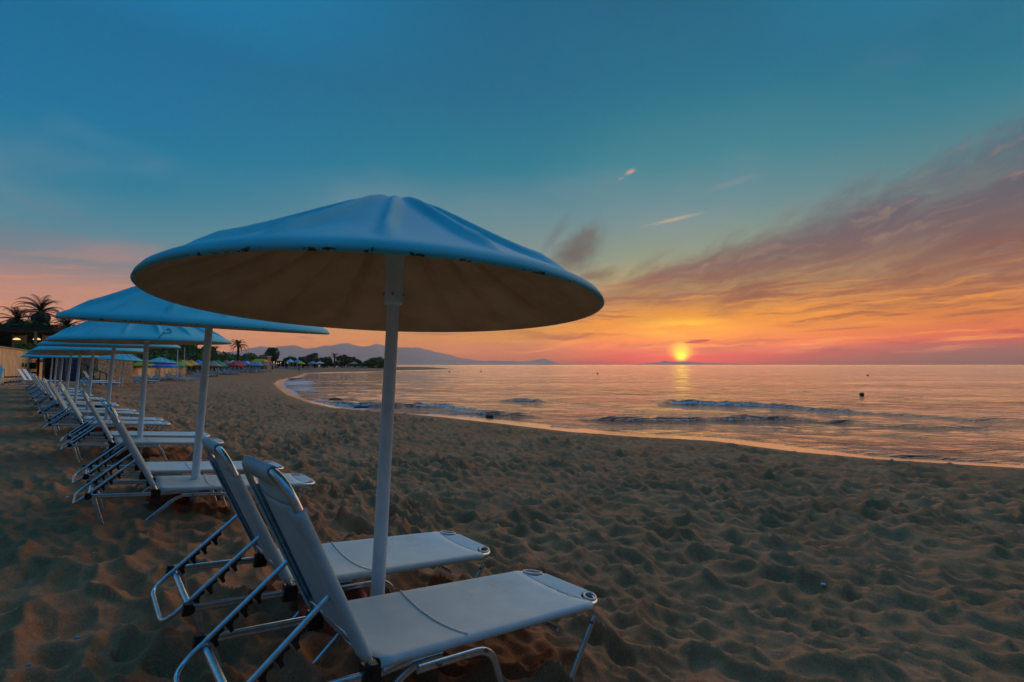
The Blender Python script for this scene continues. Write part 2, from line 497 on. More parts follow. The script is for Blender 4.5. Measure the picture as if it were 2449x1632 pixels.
def shell_nodes(B_, b):
    p = objc(B_)
    s_ = B_.new('ShaderNodeSeparateXYZ'); B_.link(p, s_.inputs[0])
    rr = B_.m('SQRT', B_.add(B_.mul(s_.outputs[0], s_.outputs[0]), B_.mul(s_.outputs[1], s_.outputs[1])))
    oi = B_.new('ShaderNodeObjectInfo')
    off = B_.mul(oi.outputs['Random'], 37.0)
    q = B_.new('ShaderNodeVectorMath'); q.operation = 'ADD'; B_.link(p, q.inputs[0]); B_.link(B_.xyz(off, off, 0.0), q.inputs[1])
    n = B_.noise(q.outputs[0], 3, 5, 0.6)
    base = B_.mix(B_.sm(n, 0.3, 0.7), (0.08, 0.54, 0.66), (0.12, 0.61, 0.74))  # blue skylight on the white shell, put into its base colour
    # chipped paint on the rolled lip
    n2 = B_.noise(q.outputs[0], 22, 5, 0.7)
    edge = B_.mul(B_.sm(rr, 1.195, 1.235), B_.sm(s_.outputs[2], 0.012, -0.012))
    chip = B_.sm(B_.add(n2, B_.mul(edge, 0.1)), 0.745, 0.76)
    chip = B_.mul(chip, edge)
    low = B_.mul(B_.mul(B_.sm(s_.outputs[2], -.010, -.020), B_.sm(rr, 1.22, 1.235)), B_.sm(n2, 0.56, 0.60))
    base = B_.mix(low, base, (0.03, 0.025, 0.025))
    base = B_.mix(chip, base, (0.035, 0.03, 0.03))
    n3 = B_.noise(q.outputs[0], 60, 3, 0.7)
    sc_ = B_.mul(B_.sm(n3, 0.74, 0.77), 0.8)
    base = B_.mix(sc_, base, (0.12, 0.10, 0.08))
    gr = B_.noise(q.outputs[0], 1.4, 5, 0.65)
    base = B_.mix(B_.sm(gr, 0.55, 0.8, 0, 0.35), base, (0.45, 0.42, 0.36))
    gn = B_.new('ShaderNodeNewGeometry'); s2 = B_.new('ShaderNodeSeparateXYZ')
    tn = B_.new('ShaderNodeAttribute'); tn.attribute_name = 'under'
    base = B_.mix(tn.outputs['Fac'], base, B_.mix(B_.sm(n, 0.3, 0.7), (0.46, 0.28, 0.14), (0.60, 0.39, 0.21)))  # shade below the shell painted in as a brown underside
    B_.link(base, b.inputs['Base Color'])
    bump(B_, b, B_.noise(q.outputs[0], 4, 3, 0.5), 0.006, 0.4)


M['shell'] = mat('fibreglass_painted_light', (0.78, 0.78, 0.78), 0.62, build=shell_nodes, spec=0.22)
M['pole'] = mat('white_pole_paint', (0.58, 0.80, 0.96), 0.55, build=vary((0.58, 0.80, 0.96), 0.06, 9), spec=0.3)
M['crack'] = mat('dark_crack', (0.045, 0.035, 0.02), 0.9)
M['alu'] = mat('aluminium', (0.72, 0.74, 0.76), 0.27, 0.92, build=vary((0.56, 0.76, 0.88), 0.14, 30))
M['plastic'] = mat('black_plastic', (0.015, 0.015, 0.017), 0.42)
M['bolt'] = mat('steel_bolt', (0.25, 0.25, 0.27), 0.4, 0.8)


def mesh_nodes(B_, b):
    p = objc(B_)
    wv_ = B_.new('ShaderNodeTexChecker'); B_.link(p, wv_.inputs[0]); wv_.inputs['Scale'].default_value = 260
    n = B_.noise(p, 5, 4, 0.6)
    base = B_.mix(B_.sm(n, 0.3, 0.7), (0.50, 0.76, 0.86), (0.58, 0.84, 0.92))
    base = B_.mix(B_.mul(wv_.outputs[1], 0.22), base, (0.25, 0.27, 0.28))
    B_.link(base, b.inputs['Base Color'])
    cz = B_.new('ShaderNodeMapping'); B_.link(p, cz.inputs[0]); cz.inputs['Scale'].default_value = (3, 14, 3)
    st_ = B_.noise(p, 2.2, 6, 0.7)
    base2 = B_.mix(B_.sm(st_, 0.55, 0.75, 0, 0.35), base, (0.34, 0.33, 0.30))
    B_.link(base2, b.inputs['Base Color'])
    bump(B_, b, B_.add(B_.mul(wv_.outputs[1], 0.12), B_.noise(cz.outputs[0], 1, 3, 0.5)), 0.006, 0.6)


M['sling'] = mat('sling_fabric', (0.6, 0.58, 0.55), 0.75, build=mesh_nodes, spec=0.3)
M['seam'] = mat('seam_tape', (0.8, 0.79, 0.76), 0.6)
M['far_sling'] = mat('pale_sling_far', (0.82, 0.84, 0.85), 0.75)
M['clay'] = mat('terracotta', (0.30, 0.07, 0.04), 0.8, build=vary((0.30, 0.075, 0.045), 0.3, 14))
M['ochre'] = mat('ochre_plaster', (0.78, 0.54, 0.28), 0.9, build=vary((0.78, 0.54, 0.28), 0.18, 1.3, dist=0.01))
M['rock'] = mat('dark_rock', (0.06, 0.05, 0.045), 0.8, build=vary((0.07, 0.055, 0.05), 0.5, 3, dist=0.05))
M['trunk'] = mat('bark', (0.07, 0.05, 0.035), 0.9, build=vary((0.07, 0.05, 0.035), 0.4, 10))


def leafmat(name, a, b_):
    def f(B_, b):
        oi = B_.new('ShaderNodeNewGeometry')
        B_.link(B_.mix(oi.outputs['Random Per Island'], a, b_), b.inputs['Base Color'])
    return mat(name, a, 0.6, build=f, spec=0.3)


M['leaf'] = leafmat('leaf_dark', (0.025, 0.06, 0.02), (0.08, 0.16, 0.045))
M['leaf2'] = leafmat('leaf_olive', (0.06, 0.11, 0.02), (0.18, 0.28, 0.06))
M['palm'] = leafmat('palm_leaf', (0.02, 0.035, 0.016), (0.055, 0.08, 0.03))
M['mount'] = mat('mountain_rock', (0.36, 0.34, 0.31), 0.95, build=vary((0.36, 0.34, 0.31), 0.2, 0.002))
M['white'] = mat('white_paint', (0.78, 0.78, 0.77), 0.55, build=vary((0.78, 0.78, 0.77), 0.08, 4))
M['dark'] = mat('dark_timber', (0.03, 0.022, 0.018), 0.8, build=vary((0.03, 0.022, 0.018), 0.4, 5))
M['stone'] = mat('pale_stone', (0.42, 0.35, 0.25), 0.9)
M['blue'] = mat('blue_paint', (0.02, 0.12, 0.42), 0.5)
M['lamp'] = mat('warm_lamp', (1, 0.8, 0.4), 0.5)
_b = M['lamp'].node_tree.nodes['Principled BSDF']
_b.inputs['Emission Color'].default_value = (1, 0.62, 0.2, 1); _b.inputs['Emission Strength'].default_value = 1.3
M['room'] = mat('pink_plaster_room', (0.55, 0.33, 0.26), 0.8)

# ---------------------------------------------------------------- terrain shape
EX = np.array([0.745, 0.668])                  # down the beach, lounger length direction
EN = np.array([-0.668, 0.745])                 # along the row, away from the camera
crest = [(3000, -2150), (300, -192), (40, -8), at(2449, 1117, .33), at(2105, 1096, .33), at(1903, 1078, .33), at(1702, 1052, .33),
         at(1530, 1043, .33), at(1360, 1031, .33), at(1190, 1011, .33), at(1054, 996, .33), at(942, 986, .33), at(907, 984, .33),
         at(793, 975, .3), at(733, 962, .3), at(674, 941, .25), at(655, 926, .2), at(648, 917, .15), at(660, 909, .15), at(690, 904, .1),
         at(712, 899, .1), at(728, 893, .1), at(790, 890.5, .1), at(852, 890, .1), at(912, 888.5, .1), at(947, 887, .1), at(1020, 885, .1), at(1090, 883.6, .1),
         (-45, 330), (-120, 400), (-600, 700), (-3000, 1700)]
C0 = np.array(crest, float)
LANDP = np.vstack([C0, [(-9000, 3000), (-9000, -9000), (9000, -9000)]])


def shore_dist(x, y):
    """signed distance inland (+) from the berm crest"""
    x = np.asarray(x, float); y = np.asarray(y, float)
    d = np.full(x.shape, 1e12)
    for a, b in zip(C0[:-1], C0[1:]):
        ab = b - a
        t = np.clip(((x - a[0]) * ab[0] + (y - a[1]) * ab[1]) / (ab @ ab), 0, 1)
        d = np.minimum(d, (a[0] + t * ab[0] - x) ** 2 + (a[1] + t * ab[1] - y) ** 2)
    d = np.sqrt(d)
    ins = np.zeros(x.shape, bool)
    n = len(LANDP)
    for i in range(n):
        x1, y1 = LANDP[i]; x2, y2 = LANDP[(i + 1) % n]
        if y1 == y2: continue
        cnd = ((y1 > y) != (y2 > y)) & (x < (x2 - x1) * (y - y1) / (y2 - y1) + x1)
        ins ^= cnd
    return np.where(ins, d, -d)


def base_height(x, y):
    x = np.asarray(x, float); y = np.asarray(y, float)
    D = shore_dist(x, y)
    s = x * EX[0] + y * EX[1]
    q = np.maximum(s - 1.0, 0)                 # metres down from the umbrella row
    far = np.clip((np.hypot(x, y) - 60) / 60, 0, 1)
    u_ = np.clip(D, 0, None) / (np.clip(D, 0, None) + q + 1e-6)
    z = np.interp(u_, [0, .06, .5, .83, .92, .96, 1.0], [.30, .36, .60, .79, .91, 1.03, 1.19])
    inland = np.clip(1.0 - s, 0, 8)
    z = z + np.where(D > 0, inland * 0.055, 0)
    z2 = np.interp(D, [0, 2, 12, 30, 200], [.15, .3, 1.1, 1.35, 1.6])
    z = z * (1 - far) + z2 * far
    kf = 1 + 1.5 * np.clip((np.hypot(x, y) - 25) / 20, 0, 1)
    sea = np.interp(-D * kf, [0, 0.5, 1.0, 3.0, 6, 15, 60, 400], [.30, .20, .11, .0, -.35, -1.2, -3, -6])
    nearfar = np.clip((np.hypot(x, y) - 60) / 60, 0, 1)
    sea2 = np.interp(-D, [0, 1.5, 15, 60, 400], [.15, .0, -1.2, -3, -6])
    sea = sea * (1 - nearfar) + sea2 * nearfar
    return np.where(D > 0, z, sea), D


def G(x, y):
    return float(base_height(np.array([x]), np.array([y]))[0][0])


def hash2(i, j, k):
    v_ = np.sin(i * 127.1 + j * 311.7 + k * 74.7) * 43758.5453
    return v_ - np.floor(v_)


def vnoise(x, y, k=0):
    i = np.floor(x); j = np.floor(y); fx = x - i; fy = y - j
    fx = fx * fx * (3 - 2 * fx); fy = fy * fy * (3 - 2 * fy)
    a = hash2(i, j, k); b = hash2(i + 1, j, k); c_ = hash2(i, j + 1, k); d = hash2(i + 1, j + 1, k)
    return (a * (1 - fx) + b * fx) * (1 - fy) + (c_ * (1 - fx) + d * fx) * fy


def pits(x, y, k):
    """trampled sand: rounded hollows with sharp rims (distance to the nearest of scattered points)"""
    i = np.floor(x); j = np.floor(y)
    best = np.full(x.shape, 9.0); sec = np.full(x.shape, 9.0)
    dep = np.zeros(x.shape)
    for di in (-1, 0, 1):
        for dj in (-1, 0, 1):
            a = i + di; b = j + dj
            px = a + 0.1 + 0.8 * hash2(a, b, k); py = b + 0.1 + 0.8 * hash2(a, b, k + 5)
            d = (px - x) ** 2 + (py - y) ** 2
            hh = hash2(a, b, k + 9)
            nb = d < best
            sec = np.where(nb, best, np.minimum(sec, d))
            dep = np.where(nb, hh, dep)
            best = np.where(nb, d, best)
    f1 = np.sqrt(best)
    return f1, dep


def soft_pits(x, y, k, sharp):
    """rounded hollows between ridges: smooth distance to the nearest of scattered points"""
    i = np.floor(x); j = np.floor(y)
    acc = np.zeros(x.shape); dep = np.zeros(x.shape)
    for di in (-1, 0, 1):
        for dj in (-1, 0, 1):
            a = i + di; b = j + dj
            px = a + 0.08 + 0.84 * hash2(a, b, k); py = b + 0.08 + 0.84 * hash2(a, b, k + 5)
            e = np.exp(-sharp * np.sqrt((px - x) ** 2 + (py - y) ** 2 + 0.004))
            acc += e; dep += e * hash2(a, b, k + 9)
    return -np.log(acc) / sharp, dep / acc


def relief(x, y, D):
    """height of hollows and ridges on dry trampled sand"""
    wx = x + 0.20 * (vnoise(x * 1.3, y * 1.3, 1) - .5) + 0.09 * (vnoise(x * 4, y * 4, 2) - .5)
    wy = y + 0.20 * (vnoise(x * 1.3, y * 1.3, 3) - .5) + 0.09 * (vnoise(x * 4, y * 4, 4) - .5)
    u_ = wx * 0.86 - wy * 0.5; v_ = wx * 0.5 + wy * 0.86
    f1, d1 = soft_pits(u_ / 0.38, v_ / 0.235, 11, 28)
    f2, d2 = soft_pits(u_ / 0.20 + 7.3, v_ / 0.12 + 2.1, 31, 26)
    a = np.clip(vnoise(x * 0.6, y * 0.6, 6) * 1.3 + 0.15, 0.30, 1.25)
    h = 0.255 * a * (f1 - .36) * (0.40 + 1.0 * d1) + 0.10 * (f2 - .36) * (0.3 + d2 * 1.1)
    h += 0.10 * (vnoise(x * 0.8, y * 0.8, 8) - .5) + 0.03 * (vnoise(x * 2.6, y * 2.6, 9) - .5)
    h += 0.007 * (vnoise(x * 11, y * 11, 14) - .5) + 0.0035 * (vnoise(x * 27, y * 27, 15) - .5)
    s = x * EX[0] + y * EX[1]
    calm = np.clip((s + 0.6) / 1.8, 0, 1)     # softer behind the loungers
    h = h * (0.60 + 0.40 * calm)
    return h * np.clip((D - 0.05) / 1.2, 0.0, 1)


def angles(front, step, coarse):
    a = np.arange(-front, front, step)
    b = np.arange(front, 360 - front, coarse)
    return np.radians(np.concatenate([a, b]))


def rings(*segs):
    out = []
    for r0, r1, q in segs:
        n = int(math.log(r1 / r0) / math.log(q))
        out += list(r0 * (r1 / r0) ** (np.arange(n) / n))
    return np.array(out + [segs[-1][1]])


th = angles(62, 0.14, 1.6)
rr = rings((0.25, 1.2, 1.03), (1.2, 50, 1.008), (50, 400, 1.025), (400, 11600, 1.12))
X = rr[:, None] * np.sin(th)[None, :]; Y = rr[:, None] * np.cos(th)[None, :]
Z, D = base_height(X, Y)
Z = Z + relief(X, Y, D) * np.clip(1.3 - rr[:, None] / 120, 0, 1)
ground = grid_mesh('ground', X, Y, Z, M['sand'])
tag(ground, kind='structure')

# ---------------------------------------------------------------- sea
breakers = [  # pixel polyline on the water, height, width
    ([(1560, 972), (1610, 965), (1700, 967), (1800, 970), (1900, 975), (2000, 983), (2090, 988), (2180, 991), (2300, 998), (2449, 1004)], .30, .55, [0, 1, 1, .95, .9, .85, .6, .42, .35, .2]),
    ([(1370, 997), (1450, 1001), (1560, 1006), (1700, 1002), (1830, 1000), (1950, 1006), (2080, 1012), (2130, 1014), (2300, 1020), (2449, 1028)], .24, .5, [0, .8, .9, 1, .9, .75, .6, .4, .3, .1]),
    ([(1180, 960), (1235, 958), (1290, 960), (1345, 965)], .26, .6, [0, 1, .8, 0]),
    ([(960, 972), (1010, 970), (1050, 968), (1090, 976), (1160, 986), (1240, 990), (1300, 992)], .30, .6, [0.5, 1, .9, .9, .8, .6, 0]),
    ([(720, 950), (760, 961), (820, 967), (880, 971), (960, 972)], .28, .6, [0.2, .9, 1, 1, .5]),
    ([(1250, 1016), (1330, 1024), (1400, 1028)], .10, .35, [0, 1, 0]),
    ([(1960, 1086), (2100, 1090), (2250, 1098), (2449, 1108)], .10, .35, [0.3, 1, 1, .5]),
    ([(1700, 1015), (1850, 1020), (2000, 1026)], .10, .4, [0, 1, 0]),
    ([(1480, 978), (1520, 980), (1410, 978)], .07, .4, [0, 1, 0]),
]
th = angles(62, 0.16, 2.0)
rr = rings((6, 12, 1.02), (12, 75, 1.0055), (75, 400, 1.02), (400, 11600, 1.10))
X = rr[:, None] * np.sin(th)[None, :]; Y = rr[:, None] * np.cos(th)[None, :]
D = shore_dist(X, Y)
H = np.zeros_like(X)
rad = rr[:, None] + 0 * X
for k, (wl, am, ang) in enumerate([(3.1, .018, 12), (1.7, .012, -8), (5.5, .028, 28), (0.9, .006, 40), (2.3, .012, 60), (9, .035, 20)]):
    a = R(ang + 35)
    ph = (X * math.sin(a) + Y * math.cos(a)) * 2 * math.pi / wl + 2.5 * vnoise(X * .35, Y * .35, k + 40)
    H += am * np.sin(ph) * (0.4 + 0.9 * vnoise(X * .12, Y * .12, k + 50)) * np.clip(1.2 - rad / (wl * 40), 0, 1)
foam = np.zeros_like(X)
for pts, hh, wd, amp in breakers:
    P = np.array([at(px, py, .05) for px, py in pts])
    best = np.full(X.shape, 1e9); sg = np.zeros_like(X); am = np.zeros_like(X)
    for i in range(len(P) - 1):
        a, b = P[i], P[i + 1]; ab = b - a
        t = np.clip(((X - a[0]) * ab[0] + (Y - a[1]) * ab[1]) / (ab @ ab), 0, 1)
        dx = X - (a[0] + t * ab[0]); dy = Y - (a[1] + t * ab[1]); dd = np.hypot(dx, dy)
        nb = dd < best
        side = (ab[0] * dy - ab[1] * dx)       # + on the far side when the line runs left to right
        sg = np.where(nb, np.sign(side), sg); am = np.where(nb, amp[i] * (1 - t) + amp[i + 1] * t, am)
        best = np.where(nb, dd, best)
    wob = 0.25 * (vnoise(X * 1.1, Y * 1.1, 61) - .5)
    ds = best * sg + wob
    # steep face towards the shore, long back
    prof_ = np.where(ds < 0, np.exp(-(ds / (wd * 0.55)) ** 2), np.exp(-(ds / (wd * 1.9)) ** 2))
    rough_ = 0.75 + 0.5 * vnoise(X * 2.1, Y * 2.1, 62)
    H += hh * .82 * am * prof_ * rough_
    foam = np.maximum(foam, am * np.where(ds < 0, np.exp(-((ds + wd * .55) / (wd * .5)) ** 2), np.exp(-((ds + wd * .55) / (wd * .35)) ** 2)) * (hh / .30) * .84)
    H += 0.03 * am * np.exp(-(ds / (wd * 1.6)) ** 2) * (vnoise(X * 5, Y * 5, 63) - .5)
shal = np.clip(-D / 6, 0.0, 1)
near_tip = np.exp(-((X + 31) ** 2 + (Y - 66) ** 2) / 30 ** 2)
kf = 1 + 1.5 * np.clip((rad - 25) / 20, 0, 1)
edgefoam = np.exp(-((-D - 3.0 / kf) / (.8 - .2 * (kf > 2))) ** 2) * (0.50 + 0.60 * near_tip) * (0.5 + vnoise(X * .3, Y * .3, 70))
wash = near_tip * np.exp(-((-D - 3.5) / 3.0) ** 2) * .85 * (0.45 + vnoise(X * .25, Y * .5, 71))
foam = np.maximum(np.maximum(foam, edgefoam), wash)
H *= np.clip((-D - 0.5) / 2.0, 0.15, 1)
sea = grid_mesh('sea', X, Y, H * (rad < 400) + 0 * X, M['water'], keep=(D < 4), attrs={'foam': foam})
tag(sea, kind='structure')


# ---------------------------------------------------------------- the sun lounger
W2, LA, LB, LC, TH = 0.31, 0.485, 1.50, 0.872, 1.02
ZR = 0.30
DPROF = []                                     # extruded rail: two round edges with a groove between
for k in range(7): t = R(-90 + 180 * k / 6 - 90); DPROF.append((math.cos(t + math.pi / 2) * .55 * 0 + math.sin(t) * 0, 0))
DPROF = []
for cy, a0 in ((0.85, -30), (-0.85, 150)):
    for k in range(9):
        t = R(a0 + 240 * k / 8)
        DPROF.append((0.82 * math.cos(t), cy + 0.82 * math.sin(t)))
DPROF = [(x * 1.0, y) for x, y in DPROF]


def sling(parent, name, L0, L1, notch, M4, sag, hem, endwrap=0.02):
    """fabric sheet: local u along length, v across; wraps both side tubes and the end bar, corners cut out"""
    mb = MB()
    r = 0.020
    nu = 22; us = [L0 + (L1 - notch - L0) * i / nu for i in range(nu + 1)]
    nv = 14
    def cross(u, half, side_r):
        # right hem, around tube, across top, around, left hem
        pts = [(half - hem, -side_r)]
        for k in range(7):
            t = R(-90 + 180 * k / 6); pts.append((half + side_r * math.cos(t), side_r * math.sin(t)))
        for k in range(1, nv):
            y = half - 2 * half * k / nv
            sg_ = sag(u) * (1 - (y / half) ** 2)
            pts.append((y, side_r - sg_))
        for k in range(7):
            t = R(90 + 180 * k / 6); pts.append((-half + side_r * math.cos(t), side_r * math.sin(t)))
        pts.append((-half + hem, -side_r))
        return pts
    rows = [[M4 @ Vector((u, y, z)) for y, z in cross(u, W2, r)] for u in us]
    k = len(rows[0])
    pts = [p[:] for row in rows for p in row]
    f = [(i * k + j, i * k + j + 1, (i + 1) * k + j + 1, (i + 1) * k + j) for i in range(len(rows) - 1) for j in range(k - 1)]
    mb.poly(pts, f, True)
    # the tongue between the cut corners, narrower and curved, then wrapped round the end bar
    tong = []
    ue = L1
    for i in range(0, 9):
        t = i / 8
        u = (L1 - notch) + (notch) * t
        half = W2 - 0.0 - 0.125 * (1 - (1 - min(1, t * 1.6)) ** 2) ** 0.5
        tong.append([M4 @ Vector((u, half - 2 * half * j / nv, r - sag(u) * (1 - (half * (1 - 2 * j / nv) / W2) ** 2) * (1 - t))) for j in range(nv + 1)])
    for k_ in range(1, 8):
        t = R(90 - 180 * k_ / 7)
        tong.append([M4 @ Vector((ue + r * math.cos(t), (W2 - .125) * (1 - 2 * j / nv), r * math.sin(t))) for j in range(nv + 1)])
    tong.append([M4 @ Vector((ue - 0.05, (W2 - .125) * (1 - 2 * j / nv), -r)) for j in range(nv + 1)])
    k = nv + 1
    pts = [p[:] for row in tong for p in row]
    f = [(i * k + j, i * k + j + 1, (i + 1) * k + j + 1, (i + 1) * k + j) for i in range(len(tong) - 1) for j in range(k - 1)]
    mb.poly(pts, f, True)
    o = mb.build(name, M['sling'], parent)
    md = o.modifiers.new('solid', 'SOLIDIFY'); md.thickness = 0.003; md.offset = 0
    return o


def make_lounger(n=10):
    root = empty('sun_lounger')
    alu = M['alu']
    S = 0.012
    for y in (-W2, W2):
        mb = MB()
        path = arc([(-LA, y, ZR), (0.03, y, ZR), (0.17, y, ZR + .012), (0.24, y, ZR + .02), (0.34, y, ZR + .02)], .06)
        mb.tube(path, S, prof=DPROF, up=(0, 0, 1))
        mb.build('side_rail', alu, root)
        o = -1 if y < 0 else 1
        mb = MB()
        yy = y + o * 0.0
        path = arc([(-LA + .03, yy - o * .028, ZR - .005), (-.33, yy - o * .028, -.03), (-.12, yy - o * .028, -.05), (0.19, yy - o * 0.028, ZR - .03), (0.36, yy - o * .028, ZR - .012)], [.08, .08, .10], 6)
        mb.tube(path, S * .95, prof=DPROF, up=(0, 0, 1))
        mb.build('leg', alu, root)
        mb = MB()
        path = arc([(0.20, yy + o * .032, ZR - .015), (0.60, yy + o * .032, ZR - .015), (.80, yy + o * .032, -.15), (1.10, yy + o * .032, -.16), (1.37, yy + o * .032, ZR - .012)], [.09, .08, .08], 6)
        mb.tube(path, S * .95, prof=DPROF, up=(0, 0, 1))
        lg = mb.build('leg', alu, root)
        for bx_, bz in ((0.30, ZR - .015), (.56, ZR - .015), (1.33, ZR - .035)):
            mb = MB(); mb.tube([(bx_, yy + o * .040, bz), (bx_, yy + o * .054, bz)], .009, 8)
            mb.build('bolt', M['bolt'], lg)
        mb = MB(); mb.box((0.0, y - o * 0.004, ZR + .0), (.075, .046, .085)); mb.tube([(0.0, y - .03, ZR + .01), (0, y + .03, ZR + .01)], .012, 8)
        mb.build('hinge_bracket', M['plastic'], root)
        mb = MB()
        mb.box((-LA - .012, y, ZR), (.03, .036, .054)); mb.tube([(-LA - .002, y - .024, ZR), (-LA - .002, y + .024, ZR)], .026, 10)
        mb.build('end_cap', M['plastic'], root)
    mb = MB(); mb.tube([(-LA + .01, -W2, ZR - .012), (-LA + .01, W2, ZR - .012)], .017, 10)
    mb.build('crossbar', alu, root)
    mb = MB(); mb.tube([(1.08, -W2 - .02, -.155), (1.08, W2 + .02, -.155)], .012, 8)
    mb.build('brace', alu, root)
    mb = MB(); mb.tube([(1.10, -W2, ZR - .045), (1.10, W2, ZR - .045)], .012, 8)
    mb.build('brace', alu, root)
    # back
    d = Vector((-math.cos(TH), 0, math.sin(TH))); nrm = Vector((math.sin(TH), 0, math.cos(TH)))
    Mb = Matrix(((d.x, 0, nrm.x, 0), (0, -1, 0, 0), (d.z, 0, nrm.z, ZR + .03), (0, 0, 0, 1)))
    q = lambda u, y, z=0: (Mb @ Vector((u, y, z)))[:]
    mb = MB()
    mb.tube(arc([q(-.02, -W2), q(LC, -W2), q(LC, W2), q(-.02, W2)], .15, 9), .0165, 12)
    mb.tube([q(.10, -W2, -.004), q(.10, W2, -.004)], .011, 8)
    mb.build('backrest_frame', alu, root)
    sling(root, 'backrest', 0.045, LC, .15, Mb, lambda u: 0.030, .055)
    # seat, reaching from hinge to the foot
    Ms = Matrix(((1, 0, 0, 0), (0, 1, 0, 0), (0, 0, 1, ZR + .035), (0, 0, 0, 1)))
    qs = lambda u, y, z=0: (u, y, ZR + .035 + z)
    mb = MB()
    mb.tube(arc([qs(.05, -W2, -.028), qs(.20, -W2), qs(LB, -W2), qs(LB, W2), qs(.20, W2), qs(.05, W2, -.028)], [.06, .15, .15, .06], 9), .0165, 12)
    mb.build('seat_frame', alu, root)
    seat = sling(root, 'seat', 0.03, LB, .13, Ms, lambda u: 0.022 + .030 * math.exp(-((u - .1) / .35) ** 2), .05)
    mb = MB()
    row = []
    for j in range(21):
        y = (W2 + .005) * (1 - 2 * j / 20); z = .0235 - (0.022 + .030 * math.exp(-((.47 - .1) / .35) ** 2)) * (1 - (y / (W2 + .005)) ** 2)
        row.append((.47, y, ZR + .035 + z + .002))
    mb.tube(row, .0045, 6)
    mb.build('seam', M['seam'], seat)
    for o in (-1, 1):
        mb = MB()
        c0 = (LB - .062, o * (W2 - .062)); pts = []
        for k in range(25):
            t = 2 * math.pi * k / 24
            a_, b_ = .062 * math.cos(t), .034 * math.sin(t)
            an = R(-45 * o)
            pts.append((c0[0] + a_ * math.cos(an) - b_ * math.sin(an), c0[1] + a_ * math.sin(an) + b_ * math.cos(an), ZR + .055))
        mb.tube(pts, .007, 6, caps=False)
        mb.build('corner_trim', M['seam'], seat)
    # prop: U of round tube from the back to beyond the crossbar
    yp = W2 - .055
    A = q(.335, 0, -.022); A = Vector((A[0], 0, A[2])); Cc = Vector((-LA + .01, 0, ZR + .022))
    dr = (Cc - A).normalized(); E = A + dr * ((Cc - A).length + .145)
    pr = empty_part = None
    mb = MB()
    mb.tube(arc([(A.x, -yp, A.z), (E.x, -yp, E.z), (E.x, yp, E.z), (A.x, yp, A.z)], .09, 7), .0115, 10)
    pr = mb.build('prop', alu, root)
    nd = Vector((dr.z, 0, -dr.x))
    if nd.z > 0: nd = -nd
    for o in (-1, 1):
        mb = MB(); y = o * yp
        L_ = (Cc - A).length
        pts2 = []
        base = [A + dr * (L_ * .28), A + dr * (L_ * 1.02)]
        n_t = 4
        top = []; bot = []
        for k in range(n_t):
            s0 = L_ * (.30 + .70 * k / n_t); s1 = L_ * (.30 + .70 * (k + 1) / n_t); w_ = s1 - s0
            # hook-shaped tooth as a small polygon, extruded across the tube
            prof_ = [(s0, .006), (s0 + w_ * .95, .006), (s0 + w_ * .95, .030), (s0 + w_ * 1.02, .052), (s0 + w_ * .80, .056), (s0 + w_ * .70, .034), (s0 + w_ * .45, .020), (s0 + w_ * .15, .026)]
            P3 = [A + dr * a_ + nd * b_ for a_, b_ in prof_]
            n_ = len(P3)
            vs = [(p.x, y - .006, p.z) for p in P3] + [(p.x, y + .006, p.z) for p in P3]
            fs = [tuple(range(n_)), tuple(range(2 * n_ - 1, n_ - 1, -1))] + [(i, (i + 1) % n_, n_ + (i + 1) % n_, n_ + i)[::-1] for i in range(n_)]
            mb.poly(vs, fs)
        mb.build('ratchet', M['plastic'], pr)
    return root


proto = make_lounger()
YAW, TILT = 0.721, 0.132
ords = ['first', 'second', 'third', 'fourth', 'fifth', 'sixth', 'seventh', 'eighth', 'ninth', 'tenth']
pairsB = [(-0.764, 2.226, -1.225), (-3.57, 4.90, -1.20), (-6.30, 7.72, -1.21), (-9.0, 10.25, -1.22)]
pairsA = [(-1.452, 3.032, -1.259), (-4.30, 5.70, -1.21), (-7.0, 8.47, -1.21), (-9.7, 11.0, -1.21)]
for k in range(4, 10):
    pairsB.append((-9.0 - 2.70 * (k - 3), 10.25 + 2.62 * (k - 3), -1.24))
    pairsA.append((-9.7 - 2.70 * (k - 3), 11.0 + 2.62 * (k - 3), -1.24))
rnd = random.Random(3)
for k in range(10):
    for which, P in (('near', pairsB[k]), ('far', pairsA[k])):
        o = proto if (k == 0 and which == 'near') else copy_tree(proto)
        x, y, zr = P
        zr = zr - .02
        tl = TILT + (0.012 if k == 0 and which == 'near' else 0) - 0.012 * min(k, 3)
        yw = YAW + (rnd.uniform(-.05, .05) if k > 0 else 0)
        Hh = Vector((math.cos(yw) * math.sin(tl), math.sin(yw) * math.sin(tl), math.cos(tl))) * ZR
        o.location = (x - Hh.x, y - Hh.y, CAMZ + zr - Hh.z)
        o.rotation_euler = (-0.03 if k == 0 and which == 'near' else 0, tl, yw)
        if k == 0:
            lab = 'largest lounger at the front, grey sling bed in full view with cracked foot end' if which == 'near' else 'second largest lounger, far side of the front umbrella pole, toothed prop in view'
        else:
            lab = f'lounger on the {which} side of the {ords[k]} umbrella pole counted from the camera'
        tag(o, lab, 'sun lounger', 'sun loungers paired along the row of white umbrellas')
# the crack in the fabric of the nearest bed
near_seat = [c_ for c_ in KIDS['sun_lounger'] if c_.name == 'seat'][0]
mb = MB()
cr = [(1.40, .17), (1.385, .12), (1.40, .09), (1.37, .03), (1.385, -.02), (1.36, -.07), (1.37, -.12), (1.345, -.17), (1.37, -.20), (1.375, -.23)]
mb.tube([(a_, b_, ZR + .035 + .021 - .022 * (1 - (b_ / W2) ** 2)) for a_, b_ in cr], .0022, 5)
near_own = near_seat.copy(); near_own.name = 'torn_seat'
sc_ = mb.build('crack', M['crack'], None)
sc_.parent = near_seat; col.objects.unlink(near_own) if near_own.name in col.objects else None
bpy.data.objects.remove(near_own)


